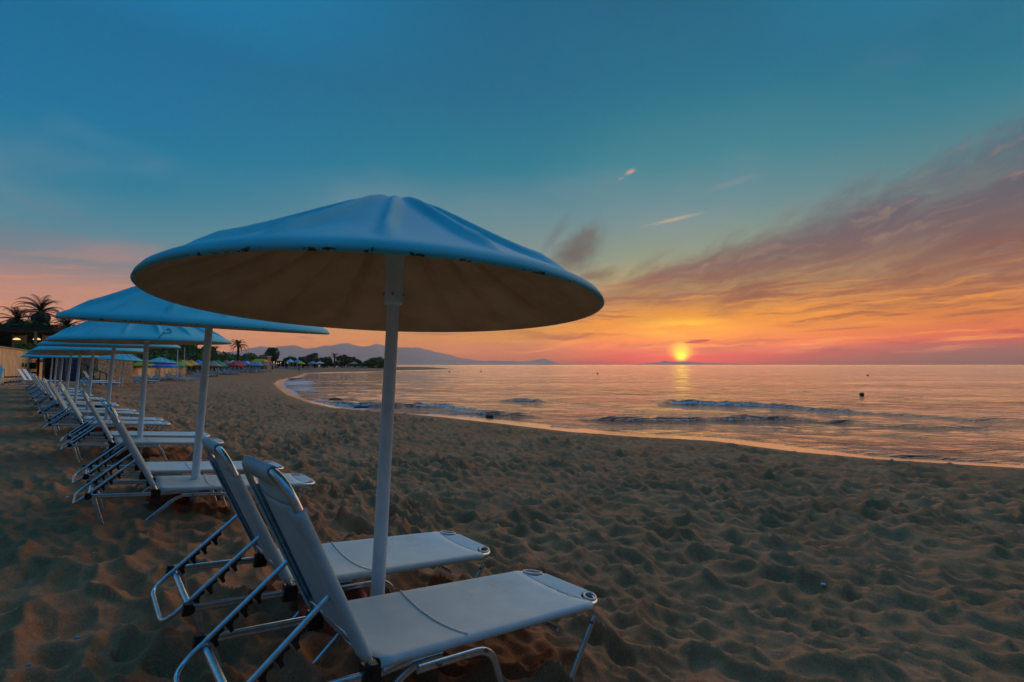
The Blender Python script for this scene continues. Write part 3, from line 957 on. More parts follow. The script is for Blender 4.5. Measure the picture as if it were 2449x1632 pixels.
# ---------------------------------------------------------------- white shell umbrellas
def shell_mesh():
    NR = 16; n = NR * 18
    mb = MB()
    prof_ = [(0.0, .628), (.05, .626), (.10, .620), (.15, .604), (.22, .568), (.35, .492), (.50, .408), (.65, .322), (.80, .238), (.92, .174), (1.02, .126), (1.10, .090), (1.16, .062), (1.20, .042), (1.230, .022), (1.246, .0), (1.252, -.018), (1.243, -.026)]
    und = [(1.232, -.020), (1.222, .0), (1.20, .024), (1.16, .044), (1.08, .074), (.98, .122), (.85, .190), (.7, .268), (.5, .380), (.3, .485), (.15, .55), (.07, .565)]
    def ribh(r_, t, sgn):
        # raised rib every 22.5 degrees, narrowing outward
        k = (t / (2 * math.pi) * NR) % 1.0
        dd = min(k, 1 - k) / NR * 2 * math.pi * max(r_, .02)
        wd = .027 + .010 * (1 - r_)
        amp = .050 * min(1, max(0, (r_ - .08) / .22)) * min(1, max(0, (1.13 - r_) / .06))
        even = 1.0 if int(round(t / (2 * math.pi) * NR)) % 2 == 0 else .85
        if sgn < 0: wd = .024
        return amp * even * math.exp(-(dd / wd) ** (2 if sgn < 0 else 2.6))
    rows = []
    for r_, z in prof_:
        rows.append([(r_ * math.cos(2 * math.pi * j / n), r_ * math.sin(2 * math.pi * j / n), z + ribh(r_, 2 * math.pi * j / n, 1)) for j in range(n)])
    for r_, z in und:
        rows.append([(r_ * math.cos(2 * math.pi * j / n), r_ * math.sin(2 * math.pi * j / n), z - .004 + ribh(r_, 2 * math.pi * j / n, -1) * .92 * (1 if .25 < r_ else .4)) for j in range(n)])
    pts = [p for row in rows for p in row]
    f = [(i * n + j, (i + 1) * n + j, (i + 1) * n + (j + 1) % n, i * n + (j + 1) % n) for i in range(len(rows) - 1) for j in range(n)]
    mb.poly(pts, f, True)
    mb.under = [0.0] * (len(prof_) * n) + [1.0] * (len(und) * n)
    return mb


def make_umbrella():
    root = empty('beach_umbrella')
    H_ = 1.965
    smb = shell_mesh()
    can = smb.build('canopy', M['shell'], root)
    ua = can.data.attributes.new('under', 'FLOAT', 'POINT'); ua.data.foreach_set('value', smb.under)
    can.location = (0, 0, H_)
    mb = MB(); mb.lathe([(.0, .0), (.052, .0), (.055, .015), (.053, .20), (.068, .36), (.12, .50)], 20, (0, 0, 0))
    sk = mb.build('socket', M['pole'], can)
    mb = MB(); mb.tube([(0, 0, -.35), (0, 0, 1.0), (0, 0, H_ + .02)], [.042, .039, .036], 20)
    mb.build('pole', M['pole'], root)
    mb = MB(); mb.tube([(-.064, 0, H_ + .06), (.064, 0, H_ + .06)], .008, 6)
    mb.tube([(0, -.064, H_ + .06), (0, .064, H_ + .06)], .008, 6)
    mb.build('bolt', M['bolt'], root)
    return root


um = make_umbrella()
pol = [(-.80, 2.92, (-.715, 2.885))]
for k in range(1, 10):
    bx_ = pairsB[k]; ax_ = pairsA[k]
    mx, my = (bx_[0] + ax_[0]) / 2, (bx_[1] + ax_[1]) / 2
    pol.append((mx + .29, my + .27, None))
pol[1] = (-3.43, 5.30, None); pol[2] = (-6.24, 8.20, None)
pole_px = {1: (459, 1204), 2: (339, 1094)}
lean_r = random.Random(12)
umbs = []
for k in range(10):
    o = um if k == 0 else copy_tree(um)
    x, y, top = pol[k]
    gz = 1.24 - .11 * (x * EX[0] + y * EX[1] - 1.0) if k else CAMZ - 1.60
    gz = min(gz, 1.16)
    if k == 1: gz = 1.175
    if k == 2: gz = 1.13
    lx, ly = (.043, .0) if k == 0 else (.035 + lean_r.uniform(-.012, .02), .03 + lean_r.uniform(-.02, .02))
    o.location = (x, y, gz)
    o.rotation_euler = Vector((lx, ly, 1)).to_track_quat('Z', 'Y').to_euler()
    o.rotation_euler.rotate_axis('Z', lean_r.uniform(0, .35) if k else .12)
    o.scale = (1, 1, 1)
    if k in (4, 7): o.scale = (1, 1, .97)
    tiltw = [(.009, .048), (.056, -.031), (.0, -.012)][k] if k < 3 else (lean_r.uniform(-.02, .03), lean_r.uniform(-.04, .02))
    bpy.context.view_layer.update()
    cn = [c_ for c_ in KIDS[o.name] if c_.name.startswith('canopy')][0]
    qn = Vector((tiltw[0], tiltw[1], 1)).to_track_quat('Z', 'Y')
    cn.rotation_euler = (o.rotation_euler.to_quaternion().inverted() @ qn).to_euler()
    lab = 'large white shell umbrella at the front, dark underside and ribbed top' if k == 0 else f'white shell umbrella on the {ords[k]} pole of the row counted from the camera'
    tag(o, lab, 'umbrella', 'white shell umbrellas standing in a row')
    umbs.append(o)
# the repaired crack on the third umbrella
can3 = [c_ for c_ in KIDS[umbs[2].name] if c_.name.startswith('canopy')][0]


def on_shell(a_, r_):
    zz = float(np.interp(r_, [.5, .65, .8, .92, 1.02, 1.10, 1.16, 1.205, 1.235, 1.25], [.408, .322, .238, .174, .126, .092, .070, .052, .028, .0]))
    return (r_ * math.cos(a_), r_ * math.sin(a_), zz + .012)


base_a = math.atan2(-8.2, 6.6) + .10
mb = MB()
ck = [(-.02, 1.25), (.0, 1.22), (.03, 1.16), (.055, 1.12), (.05, 1.07), (.075, 1.11), (.13, 1.09), (.16, 1.06), (.175, 1.0), (.13, .96), (.16, .92), (.18, .95)]
mb.tube([on_shell(base_a + a_, r_) for a_, r_ in ck], .005, 5)
mb.build('crack', M['crack'], can3)

# terracotta pots beside the pole feet
def pot_at(x, y, z, lab, src=None):
    if src is None:
        mb = MB()
        mb.lathe([(.0, -.12), (.13, -.12), (.17, -.04), (.20, .06), (.205, .14), (.18, .21), (.19, .225), (.17, .235), (.15, .21), (.14, .10), (0, .08)], 24)
        o = mb.build('clay_pot', M['clay'])
    else:
        o = src.copy(); col.objects.link(o)
    o.location = (x, y, z)
    tag(o, lab, 'pot', 'terracotta pots by the umbrella poles')
    return o


pt = None
for k in range(4):
    x, y, _ = pol[k]
    cx_, cy_ = (x - .24, y - .02)
    pt = pot_at(cx_, cy_, (1.10 if k == 0 else umbs[k].location.z), ['dark red clay pot in the shade under the nearest lounger back', 'red clay pot at the foot of the second umbrella pole', 'red clay pot at the foot of the third umbrella pole', 'red clay pot at the foot of the fourth umbrella pole'][k], pt)


# ---------------------------------------------------------------- simple far lounger
def far_lounger():
    root = empty('sun_lounger')
    sl = MB()
    d = (-math.cos(TH), math.sin(TH))
    L_ = .80; t = .03
    for (x0, z0, x1, z1) in ((0, ZR, LB, ZR + .03),):
        sl.box(((x0 + x1) / 2, 0, (z0 + z1) / 2), (x1 - x0, .62, t))
    sl.build('seat', M['far_sling'], root)
    sl = MB()
    a0 = (0, ZR); a1 = (d[0] * L_, ZR + d[1] * L_)
    pts = []
    for y in (-.31, .31):
        for (px, pz) in (a0, a1):
            pts += [(px, y, pz), (px + t * math.sin(TH), y, pz + t * math.cos(TH))]
    sl.poly(pts, [(0, 1, 3, 2), (4, 6, 7, 5), (0, 4, 5, 1), (2, 3, 7, 6), (0, 2, 6, 4), (1, 5, 7, 3)])
    sl.build('backrest', M['far_sling'], root)
    fr_ = MB()
    for y in (-.31, .31):
        fr_.tube([(-LA, y, ZR), (LB, y, ZR)], .022, 4)
        fr_.tube([(-LA, y, ZR), (-.33, y, 0), (-.1, y, 0), (.2, y, ZR)], .018, 4)
        fr_.tube([(.6, y, ZR), (.75, y, 0), (1.0, y, 0), (1.3, y, ZR)], .018, 4)
        fr_.tube([(d[0] * .34, y, ZR + d[1] * .34), (-.66, y, ZR - .08)], .016, 4)
    fr_.tube([(-LA, -.31, ZR), (-LA, .31, ZR)], .018, 4)
    fr_.build('frame', M['alu'], root)
    return root


fl = far_lounger(); fl_used = [False]
GRP_FAR = 'white loungers crowded along the far beach'


def put_far(x, y, yaw, lab, grp, z=None, tilt=.05):
    o = fl if not fl_used[0] else copy_tree(fl)
    fl_used[0] = True
    o.location = (x, y, (G(x, y) if z is None else z) + .03)
    o.rotation_euler = (0, tilt, yaw)
    tag(o, lab, 'sun lounger', grp)


# loungers of the group behind the row (photo: left of the third pole)
for i, (x, y) in enumerate([(-26.0, 33.2), (-26.6, 33.9), (-28.6, 36.0), (-29.3, 36.8)]):
    put_far(x - 1.6, y - 1.2, .70, ['front lounger of the four stacked side by side past the row', 'second of four side by side loungers past the row', 'third of four side by side loungers past the row', 'rearmost of four side by side loungers past the row'][i], 'four loungers side by side past the row')
x, y = at(381, 912, 1.0)
put_far(x - 1.5, y - .6, .70, 'near lounger of the pair beneath the lone small blue umbrella', 'pair beneath the lone small blue umbrella')
put_far(x - 2.1, y + .1, .70, 'far lounger of the pair beneath the lone small blue umbrella', 'pair beneath the lone small blue umbrella')
for i, (px, py) in enumerate([(60, 925), (73, 924)]):
    x, y = at(px, py, 1.3)
    put_far(x, y, .55, ['left of two pale loungers with raised backs before the ochre wall', 'right of two pale loungers with raised backs before the ochre wall'][i], 'two pale loungers before the ochre wall')

# umbrellas beyond the row
for i, (px, py, lab) in enumerate([(283, 925, 'white shell umbrella leaning over four loungers past the row'), (292, 918, 'rear white shell umbrella just behind the one past the row'), (381, 912, 'small lone blue-white umbrella on open sand past the row'),
                                   (104, 912, 'distant white shell umbrella nearest the ochre wall')]):
    x, y = at(px, py, 1.15)
    o = copy_tree(um); o.location = (x, y, 1.15)
    o.rotation_euler = (0, .03, i * .7); o.scale = (1.05, 1.05, .98 if i != 2 else .86)
    tag(o, lab, 'umbrella', 'white shell umbrellas beyond the row')

# ---------------------------------------------------------------- coloured parasols of the next beach
COLS = {'olive': (0.66, 0.56, 0.03), 'red': (0.75, 0.04, 0.06), 'blue': (0.03, 0.24, 0.80), 'green': (0.01, 0.38, 0.22), 'yellow': (0.80, 0.50, 0.02), 'salmon': (0.55, 0.22, 0.15), 'grey': (0.35, 0.32, 0.28), 'tan': (0.38, 0.30, 0.22), 'white': (0.62, 0.64, 0.66), 'orange': (0.55, 0.22, 0.02), 'light blue': (0.10, 0.38, 0.60), 'brown': (0.30, 0.20, 0.14)}
CM = {k: mat('parasol_' + k.replace(' ', '_'), v_, 0.8) for k, v_ in COLS.items()}
PMESH = {}


def parasol(x, y, cname, lab, grp='coloured parasols of the next beach', r_=1.35, h_=2.35, z=None):
    root = empty('parasol', (x, y, G(x, y) if z is None else z))
    n = 8
    if cname not in PMESH:
        mb = MB(); pts = [(0, 0, 2.62)]
        for rr_, zz in ((.62, 2.22), (1.35, 1.78), (1.35, 1.64)):
            for j in range(n * 2):
                t = math.pi * j / n; sc1 = rr_ * (1 if j % 2 == 0 else .955)
                pts.append((sc1 * math.cos(t), sc1 * math.sin(t), zz + (0 if j % 2 == 0 else -.02)))
        k = 2 * n
        f = [(0, 1 + j, 1 + (j + 1) % k) for j in range(k)]
        for i in range(2): f += [(1 + i * k + j, 1 + (i + 1) * k + j, 1 + (i + 1) * k + (j + 1) % k, 1 + i * k + (j + 1) % k) for j in range(k)]
        mb.poly(pts, f, False)
        cv = mb.build('canopy', CM[cname], root)
        mb = MB(); mb.tube([(0, 0, 0), (0, 0, 2.4)], .03, 6)
        pl = mb.build('pole', M['pole'], root)
        PMESH[cname] = (cv.data, pl.data)
    else:
        for nm, me in zip(('canopy', 'pole'), PMESH[cname]):
            o = bpy.data.objects.new(nm, me); col.objects.link(o); o.parent = root
    root.rotation_euler = (rnd.uniform(-.03, .03), rnd.uniform(-.03, .03), rnd.uniform(0, 1))
    root.scale = (r_ / 1.35, r_ / 1.35, h_ / 2.35)
    tag(root, lab, 'parasol', grp)
    return root


PAR = [  # px, distance, colour, label
    (344, 62, 'olive', 'olive yellow parasol leftmost of the coloured ones'),
    (371, 70, 'red', 'dark red parasol between the olive and the first blue one'),
    (393, 58, 'blue', 'deep blue parasol just right of the red one'),
    (413, 62, 'green', 'green parasol tucked behind the first blue one'),
    (437, 72, 'yellow', 'mustard yellow parasol low right of the green one'),
    (445, 82, 'salmon', 'salmon parasol behind the mustard yellow one'),
    (457, 86, 'yellow', 'bright yellow parasol left of the small blue one'),
    (474, 90, 'blue', 'blue parasol half hidden by the second umbrella pole'),
    (498, 82, 'grey', 'grey parasol right beside the second umbrella pole'),
    (509, 80, 'tan', 'tan parasol between the grey and green ones'),
    (520, 96, 'green', 'tall green parasol behind the dark green low one'),
    (524, 82, 'green', 'lower dark green parasol in front of the tall green one'),
    (542, 104, 'salmon', 'salmon parasol under the distant palm'),
    (556, 110, 'white', 'white parasol right of the salmon one under the palm'),
    (563, 118, 'green', 'small green parasol behind the big red one'),
    (571, 116, 'orange', 'orange peaked parasol above the big red one'),
    (560, 92, 'red', 'big bright red parasol nearest the water'),
    (572, 95, 'red', 'second bright red parasol overlapping the big red one'),
    (583, 105, 'blue', 'blue parasol right of the red pair'),
    (597, 128, 'blue', 'small raised blue parasol standing above the others'),
    (590, 112, 'white', 'white parasol in front of the raised blue one'),
    (600, 120, 'red', 'crimson parasol right of the white one'),
    (606, 112, 'grey', 'pale grey parasol beside the crimson one'),
    (612, 124, 'green', 'green parasol behind the light blue one'),
    (615, 108, 'light blue', 'light blue parasol near the right end of the group'),
    (621, 122, 'yellow', 'yellow parasol behind the light blue one at the right'),
    (632, 118, 'tan', 'beige parasol below the orange marquee'),
    (649, 130, 'brown', 'brown parasol at the right end of the coloured group'),
]
seen = set()
for i, (px, Yd, cn, lab) in enumerate(PAR):
    x, _ = atd(px, 870, Yd)
    parasol(x, Yd, cn, lab)
    nl = 2 if Yd > 75 else 3
    for k in range(nl):
        a = .70 + rnd.uniform(-.1, .1)
        put_far(x - 1.3 - .66 * k * .75 + .7, Yd - 1.0 + .66 * k - .5, a, 'white lounger among the crowded rows beneath the coloured parasols', GRP_FAR)
for i in range(26):
    px = 470 + i * 6.2 + rnd.uniform(-2, 2); Yd = 70 + (px - 470) * .40 + rnd.uniform(-4, 4)
    x, _ = atd(px, 870, Yd)
    put_far(x, Yd, .7 + rnd.uniform(-.15, .15), 'white lounger among the crowded rows beneath the coloured parasols', GRP_FAR)
for i, (px, py) in enumerate([(335, 905), (345, 904), (378, 903), (386, 903), (402, 904), (410, 903), (428, 904), (437, 903)]):
    x, y = at(px, py, 1.1)
    put_far(x, y, .7, 'white lounger with raised back along the low ochre wall', 'white loungers along the low ochre wall')


# ---------------------------------------------------------------- vegetation
def leaves(mb, c, rad3, n, size, r_, shell=.55, mi=0):
    for _ in range(n):
        while True:
            p = np.array([r_.uniform(-1, 1), r_.uniform(-1, 1), r_.uniform(-1, 1)])
            l = np.linalg.norm(p)
            if l <= 1 and l > shell * r_.random(): break
        q_ = (c[0] + p[0] * rad3[0], c[1] + p[1] * rad3[1], c[2] + p[2] * rad3[2])
        s_ = size * r_.uniform(.6, 1.4)
        a = Vector((r_.gauss(0, 1), r_.gauss(0, 1), r_.gauss(0, 1))).normalized()
        b = a.orthogonal().normalized() * s_ * .55; a = a * s_
        Q = Vector(q_)
        mb.poly([(Q - a)[:], (Q + b)[:], (Q + a)[:], (Q - b)[:]], [(0, 1, 2, 3)], False, mi)


def tree(x, y, h, w_, lab, name='tree', m='leaf', z=None, dens=1.0, seed=0, trunkf=.35, clumps=9, leaf=.22, grp=None, low=.3):
    r_ = random.Random(seed + int(x * 7) + int(y * 13))
    z = G(x, y) if z is None else z
    root = empty(name, (x, y, z))
    mb = MB()
    mb.tube([(0, 0, -.3), (.1, 0, h * .2), (-.05, .1, h * .45), (0, 0, h * .8)], [h * .035, h * .028, h * .02, h * .006], 7)
    cl = []
    for k in range(clumps):
        a = r_.uniform(0, 2 * math.pi); d = w_ / 2 * r_.uniform(.1, .72); zz = h * r_.uniform(low + .12, .88)
        rr_ = w_ / 2 * r_.uniform(.32, .55) * (1.1 - .35 * zz / h)
        cl.append((d * math.cos(a), d * math.sin(a), zz, rr_))
        mb.tube([(0, 0, h * .28), (d * .5 * math.cos(a), d * .5 * math.sin(a), (h * .28 + zz) / 2 + .1), (d * math.cos(a), d * math.sin(a), zz)], [h * .014, h * .01, h * .004], 5)
    mb.build('trunk', M['trunk'], root)
    mb = MB()
    for (a, b, c_, rr_) in cl:
        leaves(mb, (a, b, c_), (rr_, rr_, rr_ * .8), int(150 * dens), leaf, r_)
    leaves(mb, (0, 0, h * .62), (w_ * .36, w_ * .36, h * .30), int(260 * dens), leaf * 1.1, r_)
    mb.build('crown', M[m], root)
    tag(root, lab, 'tree', grp)
    return root


def palm(x, y, h, R_, lab, z=None, fronds=34, trunk_r=.28, seed=1, boss=True):
    r_ = random.Random(seed)
    z = G(x, y) if z is None else z
    root = empty('palm_tree', (x, y, z))
    mb = MB()
    n = 14
    path = [(.04 * h * math.sin(i / n * 2.0), 0, -.3 + (h + .3) * i / n) for i in range(n + 1)]
    rad_ = [trunk_r * (1.15 if i < 2 else .85 + .12 * (i % 2)) for i in range(n + 1)]
    if boss:
        rad_[-1] = trunk_r * .45; rad_[-2] = trunk_r * 1.35; rad_[-3] = trunk_r * 1.45; rad_[-4] = trunk_r * 1.3; rad_[-5] = trunk_r * 1.1
    mb.tube(path, rad_, 10)
    mb.build('trunk', M['trunk'], root)
    top = Vector(path[-1])
    mb = MB()
    for k in range(fronds):
        a = k * 2.39996 + r_.uniform(-.2, .2)
        e = R(r_.uniform(-25, 80)) if k > 5 else R(r_.uniform(60, 88))
        L_ = R_ * r_.uniform(.8, 1.1)
        dh = Vector((math.cos(a), math.sin(a), 0))
        pts = []; p = top.copy(); ee = e
        m_ = 9
        for i in range(m_ + 1):
            pts.append(p.copy())
            p = p + (dh * math.cos(ee) + Vector((0, 0, math.sin(ee)))) * (L_ / m_)
            ee -= R(5.5 + 1.9 * i) * (1.1 if e > .3 else .75)
        mb.tube([q_[:] for q_ in pts], [.035 * (1 - i / (m_ + 1)) + .008 for i in range(m_ + 1)], 4, caps=False)
        side = dh.cross(Vector((0, 0, 1))).normalized()
        for i in range(1, m_ * 3):
            t = i / (m_ * 3); f_ = t * m_; i0 = int(f_); fr_ = f_ - i0
            p0 = pts[i0].lerp(pts[min(i0 + 1, m_)], fr_)
            tg = (pts[min(i0 + 1, m_)] - pts[i0]).normalized()
            ll = L_ * .17 * math.sin(math.pi * min(1, t * .85 + .15)) + .05
            for sgn in (-1, 1):
                dv = (side * sgn * .75 + tg * .75 + Vector((0, 0, -.28))).normalized() * ll
                wd = tg * .035 * (R_ / 3)
                mb.poly([(p0 - wd)[:], (p0 + wd)[:], (p0 + dv)[:]], [(0, 1, 2)])
    mb.build('crown', M['palm'], root)
    tag(root, lab, 'palm tree', 'palm trees above the beach')
    return root


def rock(x, y, s, lab, zz=None, name='rock', mt='rock', seed=0, flat=.5, grp=None):
    r_ = random.Random(seed + int(x * 31) + int(y * 17))
    mb = MB(); n, m_ = 14, 8
    off = r_.uniform(0, 50)
    pts = []
    for i in range(m_ + 1):
        ph = math.pi * i / m_
        for j in range(n):
            t = 2 * math.pi * j / n
            d = 1 + .5 * (float(vnoise(np.array([math.cos(t) * 1.3 + off + ph]), np.array([math.sin(t) * 1.3 + off]), 3)[0]) - .5) * math.sin(ph)
            pts.append((s[0] * d * math.sin(ph) * math.cos(t), s[1] * d * math.sin(ph) * math.sin(t), s[2] * d * math.cos(ph)))
    mb.poly(pts, [(i * n + j, (i + 1) * n + j, (i + 1) * n + (j + 1) % n, i * n + (j + 1) % n) for i in range(m_) for j in range(n)], False)
    o = mb.build(name, M[mt]); o.location = (x, y, G(x, y) if zz is None else zz)
    tag(o, lab, name.replace('_', ' '), grp)
    return o


# ---------------------------------------------------------------- left: ochre wall, terrace, bar, palms
def wall_strip(name, p0, p1, z0, z1, th_, m, cap=None):
    a = Vector(p0); b = Vector(p1); d = (b - a).normalized(); n = Vector((-d.y, d.x)) * th_ / 2
    root = empty(name, (0, 0, 0))
    mb = MB()
    pts = [(a + n), (a - n), (b - n), (b + n)]
    vs = [(p.x, p.y, z0) for p in pts] + [(p.x, p.y, z1) for p in pts]
    fs = [(0, 1, 2, 3), (7, 6, 5, 4), (0, 4, 5, 1), (1, 5, 6, 2), (2, 6, 7, 3), (3, 7, 4, 0)]
    mb.poly(vs, fs)
    mb.build('wall_body', m, root)
    if cap:
        n2 = n * 1.35
        pts = [(a + n2), (a - n2), (b - n2), (b + n2)]
        vs = [(p.x, p.y, z1 + .003) for p in pts] + [(p.x, p.y, z1 + cap) for p in pts]
        mb = MB(); mb.poly(vs, fs); mb.build('coping', M['stone'], root)
    return root


W0 = Vector((-29.0, 25.6)); W1 = Vector((-43.6, 44.2))
wl = wall_strip('boundary_wall', W0, W1, .6, CAMZ + 1.15, .35, M['ochre'], .08)
tag(wl, 'tall ochre plaster wall at the left edge holding up the terrace', 'wall')
mb = MB()
for k, (px, py) in enumerate([(48, 872), (55, 873)]):
    pass
# two round dark red plaques on the wall
dW = (W1 - W0).normalized(); nW = Vector((dW.y, -dW.x))
for k, px in enumerate((47, 54)):
    kx = (px - 1224.5) / 1162
    # intersection of the ray with the wall line
    t = (kx * W0.y - W0.x) / (dW.x - kx * dW.y)
    P = W0 + dW * t + nW * .21
    _, zz = atd(px, 873 + k, P.y)
    mb = MB(); mb.tube([(P.x, P.y, zz), (P.x + nW.x * .06, P.y + nW.y * .06, zz)], .17, 14)
    o = mb.build('wall_plaque', mat('plaque_red', (0.16, 0.03, 0.03), .6))
    tag(o, ['left of the two dark red round plaques on the ochre wall', 'right of the two dark red round plaques on the ochre wall'][k], 'plaque', 'round plaques on the ochre wall')
# terrace behind
mb = MB()
zt = CAMZ + .95
tp = [(-29.1, 25.5), (-43.8, 44.3), (-47.5, 50.4), (-56, 66), (-95, 74), (-95, 10), (-60, 0)]
mb.poly([(x, y, zt) for x, y in tp] + [(x, y, .5) for x, y in tp], [(0, 1, 2, 3, 4, 5, 6), (1, 0, 7, 8), (2, 1, 8, 9), (3, 2, 9, 10), (4, 3, 10, 11), (0, 6, 13, 7)])
tr = mb.build('terrace', M['ochre']); tag(tr, kind='structure')

bl = empty('beach_bar', (0, 0, 0))
tag(bl, 'low dark flat-roofed building with lit lamps above the ochre wall', 'building')
bx0, bx1, by = -63.6, -47.5, 50.6
mb = MB(); mb.box(((bx0 + bx1) / 2, by + 3.5, zt + 1.2), (bx1 - bx0, 6, 2.4)); mb.build('wall', M['dark'], bl)
mb = MB(); mb.box(((bx0 + bx1) / 2 + .3, by + 2.6, zt + 2.62), (bx1 - bx0 + 2.2, 9, .42)); mb.build('roof', M['dark'], bl)
for k in range(5):
    x = bx0 + 2.2 + 3.2 * k
    mb = MB(); mb.box((x, by + .47, zt + 1.05), (1.3, .06, 2.1)); dr_ = mb.build('doorway', M['room'], bl)
    mb = MB()
    for sx in (-.7, .7): mb.box((x + sx, by + .45, zt + 1.1), (.12, .12, 2.2))
    mb.build('door_frame', M['stone'], dr_)
for k, px in enumerate((40, 88)):
    x, zz = atd(px, 812, by - .8)
    mb = MB(); mb.lathe([(0, .16), (.12, .14), (.30, .02), (.30, -.04), (0, -.06)], 12)
    o = mb.build('lamp', M['lamp'], bl); o.location = (x, by - .8, zz)
for k in range(4):
    mb = MB(); mb.box((bx0 + 1.5 + 4.6 * k, by - 1.4, zt + 1.2), (.18, .18, 2.42)); mb.build('post', M['stone'], bl)

palm(*((lambda p: (p[0], 58))(atd(95, 730, 58))), 5.4, 3.1, 'tallest palm with thick knobbly trunk left of the umbrellas', z=zt, seed=4, trunk_r=.62)
palm(*((lambda p: (p[0], 60))(atd(38, 752, 60))), 4.6, 3.2, 'bushy palm at the left edge of the view', z=zt, seed=9, trunk_r=.6)
palm(*((lambda p: (p[0], 58))(atd(157, 772, 58))), 3.5, 2.9, 'low palm peeping over the second umbrella', z=zt, seed=14, trunk_r=.5)
for i, (px, Yd, h, wd, lab) in enumerate([(25, 55, 4.0, 7, 'dense green bush above the bar roof at the left edge'), (62, 57, 3.4, 5, 'low bush below the tall palm'), (112, 56, 3.3, 6, 'dark bush right of the tall palm behind the roof'), (5, 58, 4.4, 6, 'outermost dark bush at the left border')]):
    x, _ = atd(px, 800, Yd)
    o = tree(x, Yd, h, wd, lab, name='bush', m='leaf', z=zt, seed=i * 5, leaf=.3, dens=.8, low=.15, grp='bushes around the beach bar'); o['category'] = 'bush'
for i, (px, Yd, h, wd) in enumerate([(70, 46.5, 1.0, 2.2), (85, 46.8, 1.1, 2.4)]):
    x, _ = atd(px, 830, Yd)
    o = tree(x, Yd, h, wd, ['left of two olive shrubs in front of the lit doorways', 'right of two olive shrubs in front of the lit doorways'][i], name='shrub', m='leaf2', z=zt, seed=i * 3 + 50, leaf=.14, dens=.6, low=.1, grp='olive shrubs by the doorways'); o['category'] = 'shrub'

# shop front with blue shutters and stone wall beyond the row
sh = empty('beach_kiosk', (0, 0, 0))
tag(sh, 'stone kiosk with blue shutters and dark doorway behind the row', 'building')
ky = 43.0
kx0, kx1 = -41.5, -36.6
gz0 = 1.1


def stone_nodes(B_, b):
    p = objc(B_)
    v1 = B_.new('ShaderNodeTexVoronoi'); v1.feature = 'DISTANCE_TO_EDGE'; v1.inputs['Scale'].default_value = 3.4; B_.link(p, v1.inputs['Vector'])
    v2 = B_.new('ShaderNodeTexVoronoi'); v2.inputs['Scale'].default_value = 3.4; B_.link(p, v2.inputs['Vector'])
    cc = B_.mix(0.10, (0.52, 0.42, 0.28), v2.outputs['Color'])
    B_.link(B_.mix(B_.sm(v1.outputs[0], .01, .05), (.08, .06, .05), cc), b.inputs['Base Color'])
    bump(B_, b, B_.sm(v1.outputs[0], 0, .08), .03)


M['rubble'] = mat('rubble_stone', (0.5, 0.4, 0.27), .9, build=stone_nodes)
mb = MB(); mb.box(((kx0 + kx1) / 2, ky + 2, gz0 + 1.35), (kx1 - kx0, 4, 2.9)); mb.build('wall', M['rubble'], sh)
mb = MB(); mb.box(((kx0 + kx1) / 2, ky + 1.8, gz0 + 2.95), (kx1 - kx0 + .8, 4.8, .22)); mb.build('roof', M['dark'], sh)
for x0, x1, mt_ in ((-41.2, -40.2, 'dark'), (-39.9, -39.5, 'blue'), (-39.2, -38.4, 'blue')):
    mb = MB(); mb.box(((x0 + x1) / 2, ky - .03, gz0 + 1.1), (x1 - x0, .08, 2.2))
    d_ = mb.build('door' if mt_ == 'dark' else 'shutter', M[mt_], sh)
    mb = MB()
    for q_ in range(5): mb.box(((x0 + x1) / 2, ky - .085, gz0 + .3 + .42 * q_), (x1 - x0 - .1, .03, .06))
    mb.build('rail', M['dark'], d_)
# railing and steps
rl = empty('railing', (0, 0, 0)); tag(rl, 'dark sloping handrail beside the stone kiosk steps', 'railing')
mb = MB()
for k in range(6): mb.tube([(-37.4 + .55 * k, 41.6, gz0 - .2), (-37.4 + .55 * k, 41.6, gz0 + 1.9 - .22 * k)], .035, 6)
mb.build('post', M['dark'], rl)
mb = MB(); mb.tube([(-37.5, 41.6, gz0 + 1.95), (-34.6, 41.6, gz0 + .8)], .04, 6); mb.build('handrail', M['dark'], rl)
st = MB()
for k in range(5): st.box((-36.3 + .38 * k, 42.3, gz0 + .45 - .11 * k), (.378, 1.1, .9 - .22 * k))
o = st.build('steps', M['stone']); tag(o, 'pale stone steps at the side of the kiosk', 'steps')
fc_ = empty('wooden_fence', (0, 0, 0)); tag(fc_, 'dark post and rail fence between the ochre wall and the kiosk', 'fence')
for k in range(3):
    mb = MB(); mb.box((-43.0 + .95 * k, 42.2, gz0 + 1.1), (.12, .12, 2.4)); mb.build('post', M['dark'], fc_)
for zz in (.9, 1.5, 2.2):
    mb = MB(); mb.box((-42.05, 42.12, gz0 + zz), (2.2, .05, .14)); mb.build('rail', M['dark'], fc_)
mb = MB(); mb.box((-42.0, 42.07, gz0 + 1.5), (1.7, .04, .55)); mb.build('sign_board', mat('board_green', (.02, .04, .025), .7), fc_)
# timber kerb, stacked planks
e0 = at(0, 931, 1.35); e1 = at(82, 924, 1.35)
mb = MB(); mb.tube([(e0[0] - 3, e0[1] - 2, 1.42), (e0[0], e0[1], 1.42), (e1[0], e1[1], 1.40)], .05, 6)
o = mb.build('kerb_edge', M['stone']); tag(o, 'thin pale kerb edging the sand at the far left', 'kerb')
s0 = at(10, 925, 1.35); s1 = at(50, 921, 1.35)
st = empty('timber_stack', (0, 0, 0)); tag(st, 'stack of dark boards lying before the ochre wall', 'timber stack')
for k in range(4):
    mb = MB(); mb.tube([(s0[0], s0[1], 1.45 + .16 * k), (s1[0], s1[1], 1.43 + .16 * k)], .05, 4); mb.build('board', M['dark'] if k % 2 else M['alu'], st)
x, y = at(5, 938, 1.3)
o = copy_tree(proto); o.location = (x - .6, y, 1.25); o.rotation_euler = (0, -.9, 2.2)
